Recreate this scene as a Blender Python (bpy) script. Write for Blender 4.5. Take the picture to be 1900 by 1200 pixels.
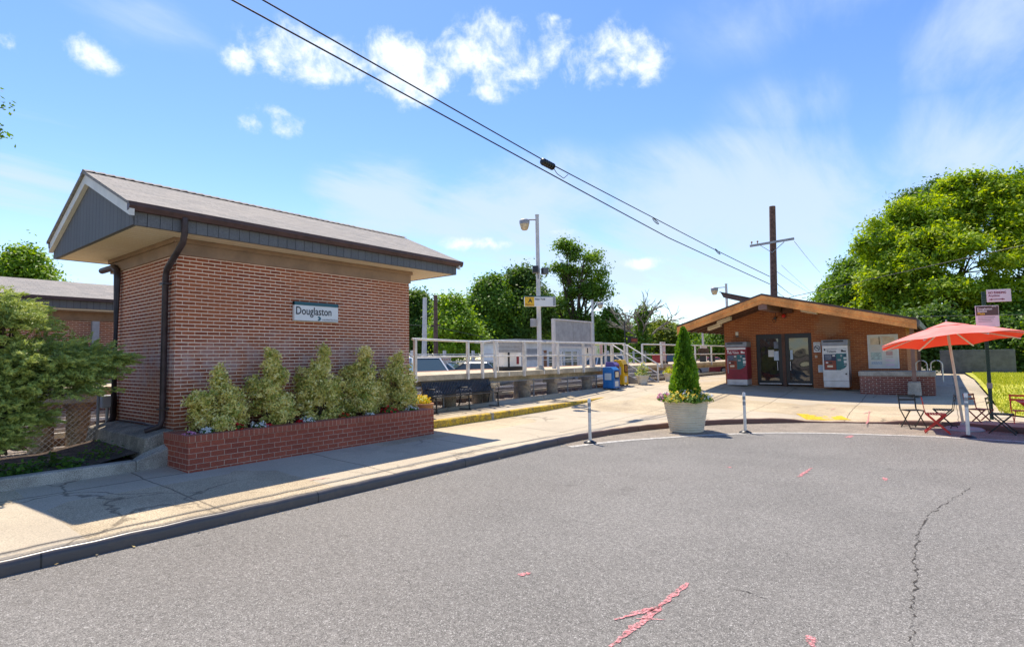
import bpy, math, random
import numpy as np
from mathutils import Vector, Matrix
from mathutils.geometry import delaunay_2d_cdt
R = math.radians
scn = bpy.context.scene
C = scn.collection
for _o in list(bpy.data.objects): bpy.data.objects.remove(_o)

# ------------------------------------------------------------------ camera, sky, sun, exposure
EYE = 1.7
RX = Vector((0.78684707, 0.61695462, -0.01544954))
RU = Vector((0.05043184, -0.03932904, 0.99795283))
RF = Vector((-0.61508399, 0.78601541, 0.06206009))
cam = bpy.data.objects.new('camera', bpy.data.cameras.new('camera')); C.objects.link(cam)
cam.data.sensor_width = 36; cam.data.lens = 1028.2 / 1900 * 36
cam.data.clip_start = .05; cam.data.clip_end = 3000
M3 = Matrix((RX, RU, -RF)).transposed()
cam.matrix_world = Matrix.Translation((0, 0, EYE)) @ M3.to_4x4()
scn.camera = cam

SUN = Vector((-1.62, .83, 3.39)).normalized()      # towards the sun
sl = bpy.data.lights.new('sun', 'SUN'); sl.energy = 4.0; sl.angle = R(.53); sl.color = (1, .905, .76)
so = bpy.data.objects.new('sun', sl); C.objects.link(so)
so.rotation_euler = SUN.to_track_quat('Z', 'Y').to_euler()

vs = scn.view_settings
vs.view_transform = 'Standard'; vs.look = 'None'; vs.exposure = .84; vs.gamma = 1; vs.use_curve_mapping = False

W = bpy.data.worlds.new('World'); scn.world = W; W.use_nodes = True
nt = W.node_tree; nt.nodes.clear()
def nd(nt, t, **kw):
    n = nt.nodes.new(t)
    for k, v in kw.items():
        if k.startswith('i_'): n.inputs[k[2:].replace('_', ' ')].default_value = v
        else: setattr(n, k, v)
    return n
def lk(nt, a, b): nt.links.new(a, b)
def mth(nt, op, a, b=None, c=None, clamp=False):
    n = nt.nodes.new('ShaderNodeMath'); n.operation = op; n.use_clamp = clamp
    for i, v in enumerate((a, b, c)):
        if v is None: continue
        if isinstance(v, (int, float)): n.inputs[i].default_value = v
        else: nt.links.new(v, n.inputs[i])
    return n.outputs[0]
def sstep(nt, v, lo, hi):
    n = nt.nodes.new('ShaderNodeMapRange'); n.interpolation_type = 'SMOOTHSTEP'
    nt.links.new(v, n.inputs[0]); n.inputs[1].default_value = lo; n.inputs[2].default_value = hi
    return n.outputs[0]
def mixc(nt, f, a, b, mode='MIX'):
    n = nt.nodes.new('ShaderNodeMix'); n.data_type = 'RGBA'; n.blend_type = mode
    for s, v in ((n.inputs[0], f), (n.inputs[6], a), (n.inputs[7], b)):
        if isinstance(v, (int, float)): s.default_value = v
        elif isinstance(v, (tuple, list)): s.default_value = (*v, 1) if len(v) == 3 else v
        else: nt.links.new(v, s)
    return n.outputs[2]
def build_sky():
    sky = nd(nt, 'ShaderNodeTexSky', sky_type='NISHITA', sun_disc=False, sun_elevation=R(61.8), sun_rotation=R(-62.9),
             altitude=0, air_density=1.0, dust_density=.15, ozone_density=1.5)
    tc = nd(nt, 'ShaderNodeTexCoord'); sp = nd(nt, 'ShaderNodeSeparateXYZ'); lk(nt, tc.outputs['Generated'], sp.inputs[0])
    x, y, z = sp.outputs
    az = mth(nt, 'MULTIPLY', mth(nt, 'ARCTAN2', x, y), 57.2958)
    el = mth(nt, 'MULTIPLY', mth(nt, 'ARCSINE', z), 57.2958)
    hs = nd(nt, 'ShaderNodeHueSaturation'); hs.inputs['Hue'].default_value = .51; hs.inputs['Saturation'].default_value = 1.22; hs.inputs['Value'].default_value = 1.0
    lk(nt, sky.outputs[0], hs.inputs['Color'])
    base = hs.outputs[0]
    def blobs(L):
        out = None
        for a0, e0, wa, we, s in L:
            u = mth(nt, 'DIVIDE', mth(nt, 'SUBTRACT', az, a0), wa); v = mth(nt, 'DIVIDE', mth(nt, 'SUBTRACT', el, e0), we)
            q = mth(nt, 'SUBTRACT', 1, mth(nt, 'SQRT', mth(nt, 'ADD', mth(nt, 'MULTIPLY', u, u), mth(nt, 'MULTIPLY', v, v))))
            q = mth(nt, 'MULTIPLY', mth(nt, 'MAXIMUM', q, 0), s)
            out = q if out is None else mth(nt, 'MAXIMUM', out, q)
        return out
    def noise(vec, sc, det=6, rough=.6, dist=0):
        n = nd(nt, 'ShaderNodeTexNoise'); n.inputs['Scale'].default_value = sc; n.inputs['Detail'].default_value = det
        n.inputs['Roughness'].default_value = rough; n.inputs['Distortion'].default_value = dist
        lk(nt, vec, n.inputs['Vector']); return n.outputs[0]
    # cumulus puffs
    cm = blobs([(-57.5, 27.6, 9.5, 4.0, 1), (-50, 27.9, 9, 4.4, 1.1), (-46, 27.3, 5, 3.4, .9), (-43.5, 29.4, 4.5, 3.2, .95), (-37.5, 29.6, 10, 4.6, 1.15), (-33.5, 30.0, 6, 3.8, .9),
                (-28.2, 28.3, 8, 4.6, 1.1), (-25.2, 27.6, 3.4, 2, .9), (-61.3, 22.2, 5, 2.4, 1.1), (-76.4, 24.5, 3.6, 1.8, .9), (-81, 23.6, 3.5, 1.5, .7),
                (-64.2, 26.8, 2.8, 1.7, .75), (-40.5, 26.2, 3.5, 1.8, .6), (-25, 9.3, 5.0, 1.1, .85), (-32.8, 12.8, 2.8, .8, .8), (-41, 11.8, 7, 1.2, .7), (-33, 32.2, 2, .8, .6)])
    n1 = noise(tc.outputs['Generated'], 7.5, 9, .6, .4)
    n2 = noise(tc.outputs['Generated'], 24, 8, .65, .3)
    cs = mth(nt, 'MULTIPLY', sstep(nt, cm, 0, .75), .62)
    dn = mth(nt, 'ADD', cs, mth(nt, 'ADD', mth(nt, 'MULTIPLY', mth(nt, 'SUBTRACT', n1, .5), 2.4), mth(nt, 'MULTIPLY', mth(nt, 'SUBTRACT', n2, .5), 1.35)))
    gate = sstep(nt, cm, 0.0, .3)
    cum = mth(nt, 'MULTIPLY', sstep(nt, dn, .2, .86), gate)
    # high thin cloud: stretched streaks on a plane far above
    zz = mth(nt, 'ADD', mth(nt, 'MAXIMUM', z, 0), .09)
    cb = nd(nt, 'ShaderNodeCombineXYZ'); lk(nt, mth(nt, 'DIVIDE', x, zz), cb.inputs[0]); lk(nt, mth(nt, 'DIVIDE', y, zz), cb.inputs[1])
    mp = nd(nt, 'ShaderNodeMapping'); mp.inputs['Rotation'].default_value = (0, 0, R(28)); mp.inputs['Scale'].default_value = (1, .38, 1); lk(nt, cb.outputs[0], mp.inputs[0])
    c1 = noise(mp.outputs[0], 1.1, 9, .6, .9)
    c2 = noise(mp.outputs[0], 4.5, 6, .62, .6)
    ci = blobs([(-50, 16.5, 10, 6.5, 1.1), (-38, 15, 20, 8, 1.15), (-14, 14, 30, 9, 1.1), (1, 15.5, 14, 7, 1.15), (4, 24, 11, 7, .8), (-8, 22, 12, 5, .55), (-80, 15, 15, 6, .7),
                (-72, 29, 14, 5, .7), (-32, 7, 30, 9, 1.0), (-70, 6, 30, 8, .6), (-5, 30, 20, 6, .6), (40, 25, 50, 20, .6), (170, 35, 90, 25, .5)])
    cf = mth(nt, 'ADD', mth(nt, 'MULTIPLY', mth(nt, 'SUBTRACT', c1, .48), 3.0), mth(nt, 'MULTIPLY', mth(nt, 'SUBTRACT', c2, .5), .6))
    cir = mth(nt, 'MULTIPLY', sstep(nt, mth(nt, 'ADD', cf, mth(nt, 'MULTIPLY', ci, 1.0)), .15, 1.15), sstep(nt, ci, 0, .35))
    veil = mth(nt, 'MULTIPLY', sstep(nt, el, 20, -1), .28)
    wh = mth(nt, 'MAXIMUM', mth(nt, 'MULTIPLY', cir, .8), veil, clamp=True)
    col = mixc(nt, wh, base, (3.35, 4.0, 4.9))
    # slightly grey undersides from the thickness of the puff
    ctone = mixc(nt, sstep(nt, dn, .35, 1.1), (4.3, 4.8, 5.5), (5.6, 5.8, 6.0))
    col = mixc(nt, mth(nt, 'MULTIPLY', cum, .95), col, ctone)
    bg = nd(nt, 'ShaderNodeBackground'); bg.inputs[1].default_value = .124
    lk(nt, col, bg.inputs[0])
    ow = nd(nt, 'ShaderNodeOutputWorld'); lk(nt, bg.outputs[0], ow.inputs[0])
build_sky()

# ------------------------------------------------------------------ helpers
def ray(px, py): return RX * ((px - 950) / 1028.2) - RU * ((py - 600) / 1028.2) + RF
def atd(px, py, d): return Vector((0, 0, EYE)) + ray(px, py) * d
def xp(px, py, X): d = ray(px, py); return Vector((0, 0, EYE)) + d * (X / d.x)
def yp(px, py, Y): d = ray(px, py); return Vector((0, 0, EYE)) + d * (Y / d.y)

class MB:
    """collects shapes, builds one mesh with metre UVs"""
    def __init__(s): s.v = []; s.f = []; s.mi = []; s.sm = []; s.m = 0
    def add(s, vs, fs, smooth=False):
        n = len(s.v); s.v += [tuple(q) for q in vs]
        for f in fs: s.f.append([n + i for i in f]); s.mi.append(s.m); s.sm.append(smooth)
        return s
    def box(s, x0, x1, y0, y1, z0, z1):
        x0, x1 = sorted((x0, x1)); y0, y1 = sorted((y0, y1)); z0, z1 = sorted((z0, z1))
        return s.add([(x0, y0, z0), (x1, y0, z0), (x1, y1, z0), (x0, y1, z0), (x0, y0, z1), (x1, y0, z1), (x1, y1, z1), (x0, y1, z1)],
                     [(3, 2, 1, 0), (4, 5, 6, 7), (0, 1, 5, 4), (1, 2, 6, 5), (2, 3, 7, 6), (3, 0, 4, 7)])
    def bar(s, p, q, w, h, up=(0, 0, 1)):
        p = Vector(p); q = Vector(q); d = (q - p).normalized(); u = Vector(up)
        if abs(d.dot(u)) > .98: u = Vector((0, 1, 0))
        a = d.cross(u).normalized() * (w / 2); b = a.normalized().cross(d) * (h / 2)
        vs = [o + i * a + j * b for o in (p, q) for i, j in ((-1, -1), (1, -1), (1, 1), (-1, 1))]
        return s.add(vs, [(3, 2, 1, 0), (4, 5, 6, 7), (0, 1, 5, 4), (1, 2, 6, 5), (2, 3, 7, 6), (3, 0, 4, 7)])
    def tube(s, pts, r, n=8, cap=True):
        pts = [Vector(p) for p in pts]; rs = r if isinstance(r, (list, tuple)) else [r] * len(pts)
        rings = []; ref = None
        for i, p in enumerate(pts):
            d = ((pts[i + 1] if i + 1 < len(pts) else p) - (pts[i - 1] if i else p)).normalized()
            if ref is None:
                ref = Vector((0, 0, 1)) if abs(d.z) < .9 else Vector((1, 0, 0))
            a = d.cross(ref).normalized(); b = d.cross(a).normalized(); ref = -b.cross(d).cross(d) if False else ref
            rings.append([p + (a * math.cos(t) + b * math.sin(t)) * rs[i] for t in [2 * math.pi * k / n for k in range(n)]])
        vs = [v for g in rings for v in g]; fs = []
        for i in range(len(pts) - 1):
            for k in range(n): fs.append((i * n + k, i * n + (k + 1) % n, (i + 1) * n + (k + 1) % n, (i + 1) * n + k))
        s.add(vs, fs, True)
        if cap:
            s.add(rings[0], [tuple(range(n))]); s.add(rings[-1], [tuple(reversed(range(n)))])
        return s
    def lathe(s, prof, c, n=20, cap=True, axis=None):
        vs = []; fs = []
        for r, z in prof:
            for k in range(n):
                t = 2 * math.pi * k / n; vs.append((c[0] + r * math.cos(t), c[1] + r * math.sin(t), c[2] + z))
        for i in range(len(prof) - 1):
            for k in range(n): fs.append((i * n + k, i * n + (k + 1) % n, (i + 1) * n + (k + 1) % n, (i + 1) * n + k))
        s.add(vs, fs, True)
        if cap:
            m = len(vs); s.add(vs[:n], [tuple(reversed(range(n)))]); s.add(vs[m - n:], [tuple(range(n))])
        return s
    def prism(s, poly, ax, lo, hi):
        """polygon in the two other axes (x,z for ax=y; y,z for ax=x; x,y for ax=z), extruded along ax"""
        def P(a, b, t): return (t, a, b) if ax == 'x' else (a, t, b) if ax == 'y' else (a, b, t)
        n = len(poly); vs = [P(a, b, lo) for a, b in poly] + [P(a, b, hi) for a, b in poly]
        return s.add(vs, [tuple(range(n)), tuple(reversed(range(n, 2 * n)))] + [(i, i + n, (i + 1) % n + n, (i + 1) % n) for i in range(n)])
    def ball(s, c, r, n=12):
        r = r if isinstance(r, (tuple, list)) else (r, r, r); vs = []; fs = []; m = n // 2
        for i in range(m + 1):
            for k in range(n):
                p = math.pi * i / m; t = 2 * math.pi * k / n
                vs.append((c[0] + r[0] * math.sin(p) * math.cos(t), c[1] + r[1] * math.sin(p) * math.sin(t), c[2] - r[2] * math.cos(p)))
        for i in range(m):
            for k in range(n): fs.append((i * n + k, i * n + (k + 1) % n, (i + 1) * n + (k + 1) % n, (i + 1) * n + k))
        return s.add(vs, fs, True)
    def sheet(s, poly, z): return s.add([(a, b, z) for a, b in poly], [tuple(range(len(poly)))])
    def build(s, name, mats, parent=None, off=None, bevel=0, fixn=True):
        me = bpy.data.meshes.new(name)
        o = bpy.data.objects.new(name, me); C.objects.link(o)
        if off is None: off = parent['_o'] if parent is not None and '_o' in parent else (0, 0, 0)
        off = Vector(off); o['_o'] = tuple(off)
        vs = [(v[0] - off[0], v[1] - off[1], v[2] - off[2]) for v in s.v]
        me.from_pydata(vs, [], s.f); 
        for p, i, sm in zip(me.polygons, s.mi, s.sm): p.material_index = i; p.use_smooth = sm
        if fixn:
            import bmesh
            bm = bmesh.new(); bm.from_mesh(me); bmesh.ops.recalc_face_normals(bm, faces=bm.faces); bm.to_mesh(me); bm.free()
        uv = me.uv_layers.new(name='UVMap')
        co = s.v
        for p in me.polygons:
            n = p.normal; ax = max(range(3), key=lambda i: abs(n[i]))
            for li in p.loop_indices:
                q = co[me.loops[li].vertex_index]
                uv.data[li].uv = (q[1], q[2]) if ax == 0 else (q[0], q[2]) if ax == 1 else (q[1], q[0])
        for m in (mats if isinstance(mats, (list, tuple)) else [mats]): me.materials.append(m)
        if parent: o.parent = parent
        if bevel:
            b = o.modifiers.new('bevel', 'BEVEL'); b.width = bevel; b.segments = 2; b.limit_method = 'ANGLE'; b.angle_limit = R(40)
        return o
def tag(o, label, cat, group=None):
    o['label'] = label; o['category'] = cat
    if group: o['group'] = group
    return o
def thing(name, label, cat, loc=(0, 0, 0), rz=0, group=None, local=False):
    o = bpy.data.objects.new(name, None); C.objects.link(o); o.empty_display_size = .2
    o.location = loc; o.rotation_euler = (0, 0, rz); tag(o, label, cat, group)
    o['_o'] = (0, 0, 0) if local else tuple(loc)
    return o
def single(mb, name, mats, label, cat, loc, group=None, bevel=0):
    o = mb.build(name, mats, None, off=loc, bevel=bevel); o.location = loc
    return tag(o, label, cat, group)
def struct(o, kind='structure'): o['kind'] = kind; return o
def dup(root, loc, rz, label, group=None):
    r = root.copy(); C.objects.link(r); r.location = loc; r.rotation_euler = (0, 0, rz); r['label'] = label
    if group: r['group'] = group
    for ch in list(root.children):
        c = ch.copy(); C.objects.link(c); c.parent = r
        for g in ch.children:
            d = g.copy(); C.objects.link(d); d.parent = c
    return r
_tm = {}
def text(body, size, pos, right, mat, parent, name='lettering', up=(0, 0, 1), off=.003, align='LEFT', bold=0, fit=None):
    cu = bpy.data.curves.new('t', 'FONT'); cu.body = body; cu.size = size; cu.align_x = align; cu.extrude = .0008; cu.offset = bold
    cu.resolution_u = 3
    to = bpy.data.objects.new('t', cu); C.objects.link(to)
    dg = bpy.context.evaluated_depsgraph_get(); me = bpy.data.meshes.new_from_object(to.evaluated_get(dg))
    bpy.data.objects.remove(to); bpy.data.curves.remove(cu)
    if fit:
        xs = [v.co.x for v in me.vertices]; k = fit / max(1e-6, max(xs) - min(xs)); me.transform(Matrix.Diagonal((k, 1, 1, 1)))
    r = Vector(right).normalized(); u = Vector(up).normalized(); n = r.cross(u)
    po = Vector(parent['_o']) if parent.get('_o') else Vector((0, 0, 0))
    m = Matrix((r, u, n)).transposed().to_4x4(); m.translation = Vector(pos) + n * off - po
    me.transform(m); me.materials.clear(); me.materials.append(mat)
    o = bpy.data.objects.new(name, me); C.objects.link(o); o.parent = parent
    return o

# ------------------------------------------------------------------ materials
def newmat(name):
    m = bpy.data.materials.new(name); m.use_nodes = True; t = m.node_tree
    b = t.nodes['Principled BSDF']; return m, t, b
def nz(t, vec, sc, det=4, rough=.6, dist=0):
    n = nd(t, 'ShaderNodeTexNoise'); n.inputs['Scale'].default_value = sc; n.inputs['Detail'].default_value = det
    n.inputs['Roughness'].default_value = rough; n.inputs['Distortion'].default_value = dist
    if vec is not None: lk(t, vec, n.inputs['Vector'])
    return n.outputs[0]
def bump(t, b, h, st, dist=.01):
    n = nd(t, 'ShaderNodeBump'); n.inputs['Strength'].default_value = st; n.inputs['Distance'].default_value = dist
    lk(t, h, n.inputs['Height']); lk(t, n.outputs[0], b.inputs['Normal'])
def mat(name, col, rough=.6, metal=0, spec=.4, var=.25, vs=3, fine=0, bmp=0, bs=60, col2=None):
    m, t, b = newmat(name)
    tc = nd(t, 'ShaderNodeTexCoord').outputs['Object']
    n = nz(t, tc, vs, 6, .65); f = sstep(t, n, .32, .68)
    lo = col2 if col2 else tuple(c * (1 - var) for c in col); hi = col if col2 else tuple(min(1, c * (1 + var * .6)) for c in col)
    c = mixc(t, f, lo, hi)
    if fine:
        k = nz(t, tc, bs, 3, .7); c = mixc(t, fine, c, mixc(t, sstep(t, k, .35, .65), (.0, .0, .0), (1, 1, 1)), 'OVERLAY')
    lk(t, c, b.inputs['Base Color'])
    b.inputs['Metallic'].default_value = metal; b.inputs['Specular IOR Level'].default_value = spec
    lk(t, mth(t, 'ADD', mth(t, 'MULTIPLY', mth(t, 'SUBTRACT', n, .5), .25), rough), b.inputs['Roughness'])
    if bmp: bump(t, b, nz(t, tc, bs, 4, .6), bmp, .004)
    return m
def brick(name, c1, c2, mortar, bw, rh, ms, stain=None, offset=.5, bst=.6, rot=False, c3=None, ux=1):
    m, t, b = newmat(name)
    tc = nd(t, 'ShaderNodeTexCoord'); uv = tc.outputs['UV']
    if rot:
        mp = nd(t, 'ShaderNodeMapping'); mp.inputs['Rotation'].default_value = (0, 0, R(90)); lk(t, uv, mp.inputs[0]); uv = mp.outputs[0]
    mpu = nd(t, 'ShaderNodeMapping'); mpu.inputs['Scale'].default_value = (ux, 1, 1); lk(t, uv, mpu.inputs[0]); uv = mpu.outputs[0]
    # tiny wobble so courses are not ruler straight
    wob = nd(t, 'ShaderNodeTexNoise'); wob.inputs['Scale'].default_value = 9; lk(t, uv, wob.inputs['Vector'])
    v1 = nd(t, 'ShaderNodeVectorMath', operation='SUBTRACT'); lk(t, wob.outputs['Color'], v1.inputs[0]); v1.inputs[1].default_value = (.5, .5, .5)
    v2 = nd(t, 'ShaderNodeVectorMath', operation='SCALE'); lk(t, v1.outputs[0], v2.inputs[0]); v2.inputs['Scale'].default_value = .006
    v3 = nd(t, 'ShaderNodeVectorMath', operation='ADD'); lk(t, uv, v3.inputs[0]); lk(t, v2.outputs[0], v3.inputs[1])
    br = nd(t, 'ShaderNodeTexBrick'); br.offset = offset; br.inputs['Scale'].default_value = 1
    br.inputs['Brick Width'].default_value = bw * ux; br.inputs['Row Height'].default_value = rh; br.inputs['Mortar Size'].default_value = ms
    br.inputs['Mortar Smooth'].default_value = .15; br.inputs['Bias'].default_value = 0
    br.inputs['Color1'].default_value = (*c1, 1); br.inputs['Color2'].default_value = (*c2, 1); br.inputs['Mortar'].default_value = (*mortar, 1)
    lk(t, v3.outputs[0], br.inputs['Vector'])
    ob = tc.outputs['Object']
    n = nz(t, ob, 1.1, 5); c = mixc(t, mth(t, 'MULTIPLY', sstep(t, n, .35, .7), .35), br.outputs['Color'], c3 if c3 else tuple(x * .6 for x in c1))
    k = nz(t, ob, 70, 3, .7); c = mixc(t, .35, c, mixc(t, sstep(t, k, .3, .7), (.2, .2, .2), (.8, .8, .8)), 'OVERLAY')
    if stain:
        s = stain(t, ob); c = mixc(t, s[0], c, s[1])
    lk(t, c, b.inputs['Base Color']); b.inputs['Roughness'].default_value = .8; b.inputs['Specular IOR Level'].default_value = .3
    h = mth(t, 'ADD', mth(t, 'SUBTRACT', 1, br.outputs['Fac']), mth(t, 'MULTIPLY', k, .25))
    bump(t, b, h, bst, .008)
    return m
def pav_stain(t, ob):
    sp = nd(t, 'ShaderNodeSeparateXYZ'); lk(t, ob, sp.inputs[0])
    n = nz(t, ob, 1.6, 6, .65); z = mth(t, 'ADD', sp.outputs[2], mth(t, 'MULTIPLY', mth(t, 'SUBTRACT', n, .5), .9))
    band = mth(t, 'MULTIPLY', sstep(t, z, .45, .95), sstep(t, z, 1.55, 1.0))
    grime = mth(t, 'MULTIPLY', sstep(t, z, .42, -.1), .45)
    w = mth(t, 'MULTIPLY', band, mth(t, 'MULTIPLY', sstep(t, nz(t, ob, 5, 5), .3, .75), .55))
    return mth(t, 'MAXIMUM', w, grime), mixc(t, sstep(t, z, .4, .3), (.52, .44, .42), (.1, .05, .035))
def sta_stain(t, ob):
    d = nd(t, 'ShaderNodeVectorMath', operation='DISTANCE'); lk(t, ob, d.inputs[0]); d.inputs[1].default_value = (.72, 0, 2.15)
    n = nz(t, ob, 2.5, 5)
    s = mth(t, 'ADD', d.outputs['Value'], mth(t, 'MULTIPLY', mth(t, 'SUBTRACT', n, .5), .8))
    return mth(t, 'MULTIPLY', sstep(t, s, .55, .25), .4), (.42, .31, .2)

M = {}
M['brick_pav'] = brick('brick_pav', (.38, .102, .042), (.24, .058, .028), (.95, .76, .57), .186, .0575, .0076, pav_stain, c3=(.46, .16, .06), ux=1.9)
M['brick_plant'] = brick('brick_plant', (.4, .1, .055), (.29, .07, .042), (.56, .4, .3), .19, .075, .0042)
M['brick_cap'] = brick('brick_cap', (.42, .12, .07), (.33, .09, .055), (.6, .42, .3), .0755, .3, .004, offset=0)
M['brick_sta'] = brick('brick_sta', (.42, .135, .045), (.3, .085, .034), (.62, .38, .2), .182, .062, .0052, sta_stain, ux=1.7)
M['brick_low'] = brick('brick_low', (.25, .07, .045), (.17, .05, .035), (.62, .5, .4), .2, .062, .0055)
M['siding'] = brick('siding', (.15, .153, .158), (.135, .138, .142), (.02, .02, .023), .16, 40, .0045, offset=0, bst=.5, c3=(.165, .168, .172))
M['soffit'] = brick('soffit', (.78, .67, .5), (.76, .64, .46), (.3, .22, .13), 60, .14, .004, offset=0, bst=.3, c3=(.72, .56, .34))
def shingle():
    m, t, b = newmat('shingle'); tc = nd(t, 'ShaderNodeTexCoord')
    br = nd(t, 'ShaderNodeTexBrick'); br.inputs['Scale'].default_value = 1; br.inputs['Brick Width'].default_value = .26; br.inputs['Row Height'].default_value = .115
    br.inputs['Mortar Size'].default_value = .004; br.inputs['Mortar Smooth'].default_value = .6
    br.inputs['Color1'].default_value = (.3, .27, .24, 1); br.inputs['Color2'].default_value = (.22, .205, .19, 1); br.inputs['Mortar'].default_value = (.09, .08, .07, 1)
    lk(t, tc.outputs['UV'], br.inputs['Vector'])
    n = nz(t, tc.outputs['Object'], 120, 2, .7); c = mixc(t, .6, br.outputs['Color'], mixc(t, sstep(t, n, .3, .7), (.2, .2, .2), (.8, .8, .8)), 'OVERLAY')
    n2 = nz(t, tc.outputs['Object'], 1.5, 5); c = mixc(t, mth(t, 'MULTIPLY', sstep(t, n2, .4, .7), .35), c, (.36, .31, .26))
    lk(t, c, b.inputs['Base Color']); b.inputs['Roughness'].default_value = .9
    bump(t, b, mth(t, 'SUBTRACT', 1, br.outputs['Fac']), .5, .01); return m
M['shingle'] = shingle()
M['brown_trim'] = mat('brown_trim', (.3, .19, .115), .6, var=.25, vs=2)
M['gutter'] = mat('gutter', (.085, .042, .036), .45, var=.3, vs=5)
M['pipe'] = mat('pipe', (.05, .033, .034), .45, var=.45, vs=7)
M['cream'] = mat('cream', (.72, .68, .6), .55, var=.1)
M['concrete'] = mat('concrete', (.4, .37, .31), .85, var=.3, vs=2.5, fine=.35, bmp=.5, bs=90)
M['concrete_deck'] = mat('concrete_deck', (.5, .42, .29), .85, var=.3, vs=2, fine=.3, bmp=.3, bs=60)
M['pillar'] = mat('pillar', (.5, .38, .24), .9, var=.5, vs=3, fine=.4, bmp=.5, bs=40)
M['soil'] = mat('soil', (.1, .068, .047), .95, var=.5, vs=6, fine=.5, bmp=1, bs=40)
M['concrete_old'] = mat('concrete_old', (.27, .24, .19), .9, var=.45, vs=3, fine=.4, bmp=.6, bs=70)
M['steel_curb'] = mat('steel_curb', (.075, .066, .066), .33, 0, .6, .4, 5, bmp=.15, bs=50)
M['yellow_curb'] = mat('yellow_curb', (.66, .42, .02), .8, var=.4, vs=9, fine=.45, bmp=.6, bs=40, col2=(.3, .2, .06))
M['alu'] = mat('alu', (.74, .7, .64), .4, .15, .5, .18, 6)
M['white_paint'] = mat('white_paint', (.78, .77, .74), .5, var=.1)
M['road_white'] = mat('road_white', (.8, .78, .72), .8, var=.35, vs=12, fine=.3)
M['gray_metal'] = mat('gray_metal', (.3, .31, .32), .5, .2, .5, .2, 4)
M['dark_gray'] = mat('dark_gray', (.11, .115, .12), .5, 0, .5, .3, 4)
M['black'] = mat('black', (.012, .012, .014), .4, 0, .5, .3, 5)
M['black_slat'] = mat('black_slat', (.022, .024, .03), .35, 0, .5, .3, 8)
M['red'] = mat('red', (.62, .022, .012), .45, 0, .5, .2, 6)
M['maroon'] = mat('maroon', (.2, .02, .022), .45, 0, .5, .25, 6)
M['blue'] = mat('blue', (.018, .16, .46), .4, 0, .5, .2, 5)
M['yellow'] = mat('yellow', (.82, .47, .008), .4, 0, .5, .15, 5)
M['purple'] = mat('purple', (.16, .1, .33), .45, 0, .5, .2, 5)
M['lime'] = mat('lime', (.55, .66, .02), .5)
M['terracotta'] = mat('terracotta', (.42, .2, .1), .75, var=.25, vs=6)
M['pot'] = mat('pot', (.72, .62, .45), .7, var=.1, vs=4, fine=.12, bmp=.15, bs=50)
M['white_pot'] = mat('white_pot', (.6, .57, .5), .7, var=.15, vs=5)
M['wood_fascia'] = mat('wood_fascia', (.76, .32, .085), .55, var=.3, vs=2.2, fine=.15, bs=18)
M['wood_dark'] = mat('wood_dark', (.11, .048, .028), .6, var=.3, vs=4)
M['beam_brown'] = mat('beam_brown', (.22, .13, .1), .6, var=.2)
M['tan_fixture'] = mat('tan_fixture', (.7, .6, .43), .5, var=.12)
M['roof_dark'] = mat('roof_dark', (.1, .065, .055), .7, var=.3)
M['pole_wood'] = mat('pole_wood', (.15, .085, .065), .85, var=.45, vs=6, fine=.3, bmp=.5, bs=30)
M['lamp_gray'] = mat('lamp_gray', (.36, .35, .35), .5, .1, .5, .2, 4)
M['pole_pale'] = mat('pole_pale', (.62, .58, .55), .5, .1, .5, .12, 4)
M['globe'] = mat('globe', (.62, .5, .32), .25, 0, .6, .3, 9)
M['ballast'] = mat('ballast', (.24, .2, .165), .95, var=.5, vs=14, fine=.7, bmp=1, bs=25)
M['tie'] = mat('tie', (.1, .06, .042), .9, var=.4, vs=5, fine=.3)
M['rail_steel'] = mat('rail_steel', (.42, .38, .35), .35, .6, .5, .3, 5)
M['bark'] = mat('bark', (.1, .07, .05), .95, var=.5, vs=8, fine=.3, bmp=.7, bs=25)
M['bark_pale'] = mat('bark_pale', (.26, .23, .18), .95, var=.4, vs=8)
M['sign_white'] = mat('sign_white', (.76, .76, .74), .4, var=.05)
M['sign_teal'] = mat('sign_teal', (.02, .1, .13), .4, var=.1)
M['ink'] = mat('ink', (.02, .02, .03), .5, var=.05)
M['ink_gray'] = mat('ink_gray', (.2, .18, .2), .6, var=.1)
M['sign_brown'] = mat('sign_brown', (.1, .06, .055), .5, var=.1)
M['sign_pink'] = mat('sign_pink', (.74, .62, .66), .5, var=.08)
M['sign_red_ink'] = mat('sign_red_ink', (.24, .03, .05), .5, var=.1)
M['gold_ink'] = mat('gold_ink', (.85, .55, .03), .5, var=.05)
M['green_post'] = mat('green_post', (.025, .07, .055), .4, .2, .5, .2, 6)
M['tvm_red'] = mat('tvm_red', (.26, .018, .035), .4, var=.2)
M['tvm_silver'] = mat('tvm_silver', (.55, .55, .55), .38, .35, .5, .15, 3)
M['tvm_teal'] = mat('tvm_teal', (.03, .14, .15), .4, var=.2)
M['tvm_navy'] = mat('tvm_navy', (.02, .028, .08), .35, var=.2)
M['tvm_brown'] = mat('tvm_brown', (.25, .05, .025), .4, var=.15)
M['screen'] = mat('screen', (.12, .14, .2), .15, 0, .6, .35, 9)
M['paper'] = mat('paper', (.7, .68, .62), .7, var=.08)
M['paper_blue'] = mat('paper_blue', (.5, .58, .64), .5, var=.1)
M['map_a'] = mat('map_a', (.72, .58, .4), .6, var=.2, vs=8)
M['map_b'] = mat('map_b', (.48, .6, .55), .6, var=.25, vs=9)
M['map_c'] = mat('map_c', (.62, .38, .34), .6, var=.2, vs=9)
M['orange_ink'] = mat('orange_ink', (.75, .25, .03), .6, var=.1)
M['poster_green'] = mat('poster_green', (.2, .45, .1), .6, var=.6, vs=6, col2=(.7, .7, .6))
M['brown_box'] = mat('brown_box', (.3, .13, .06), .6, var=.2)
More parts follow.
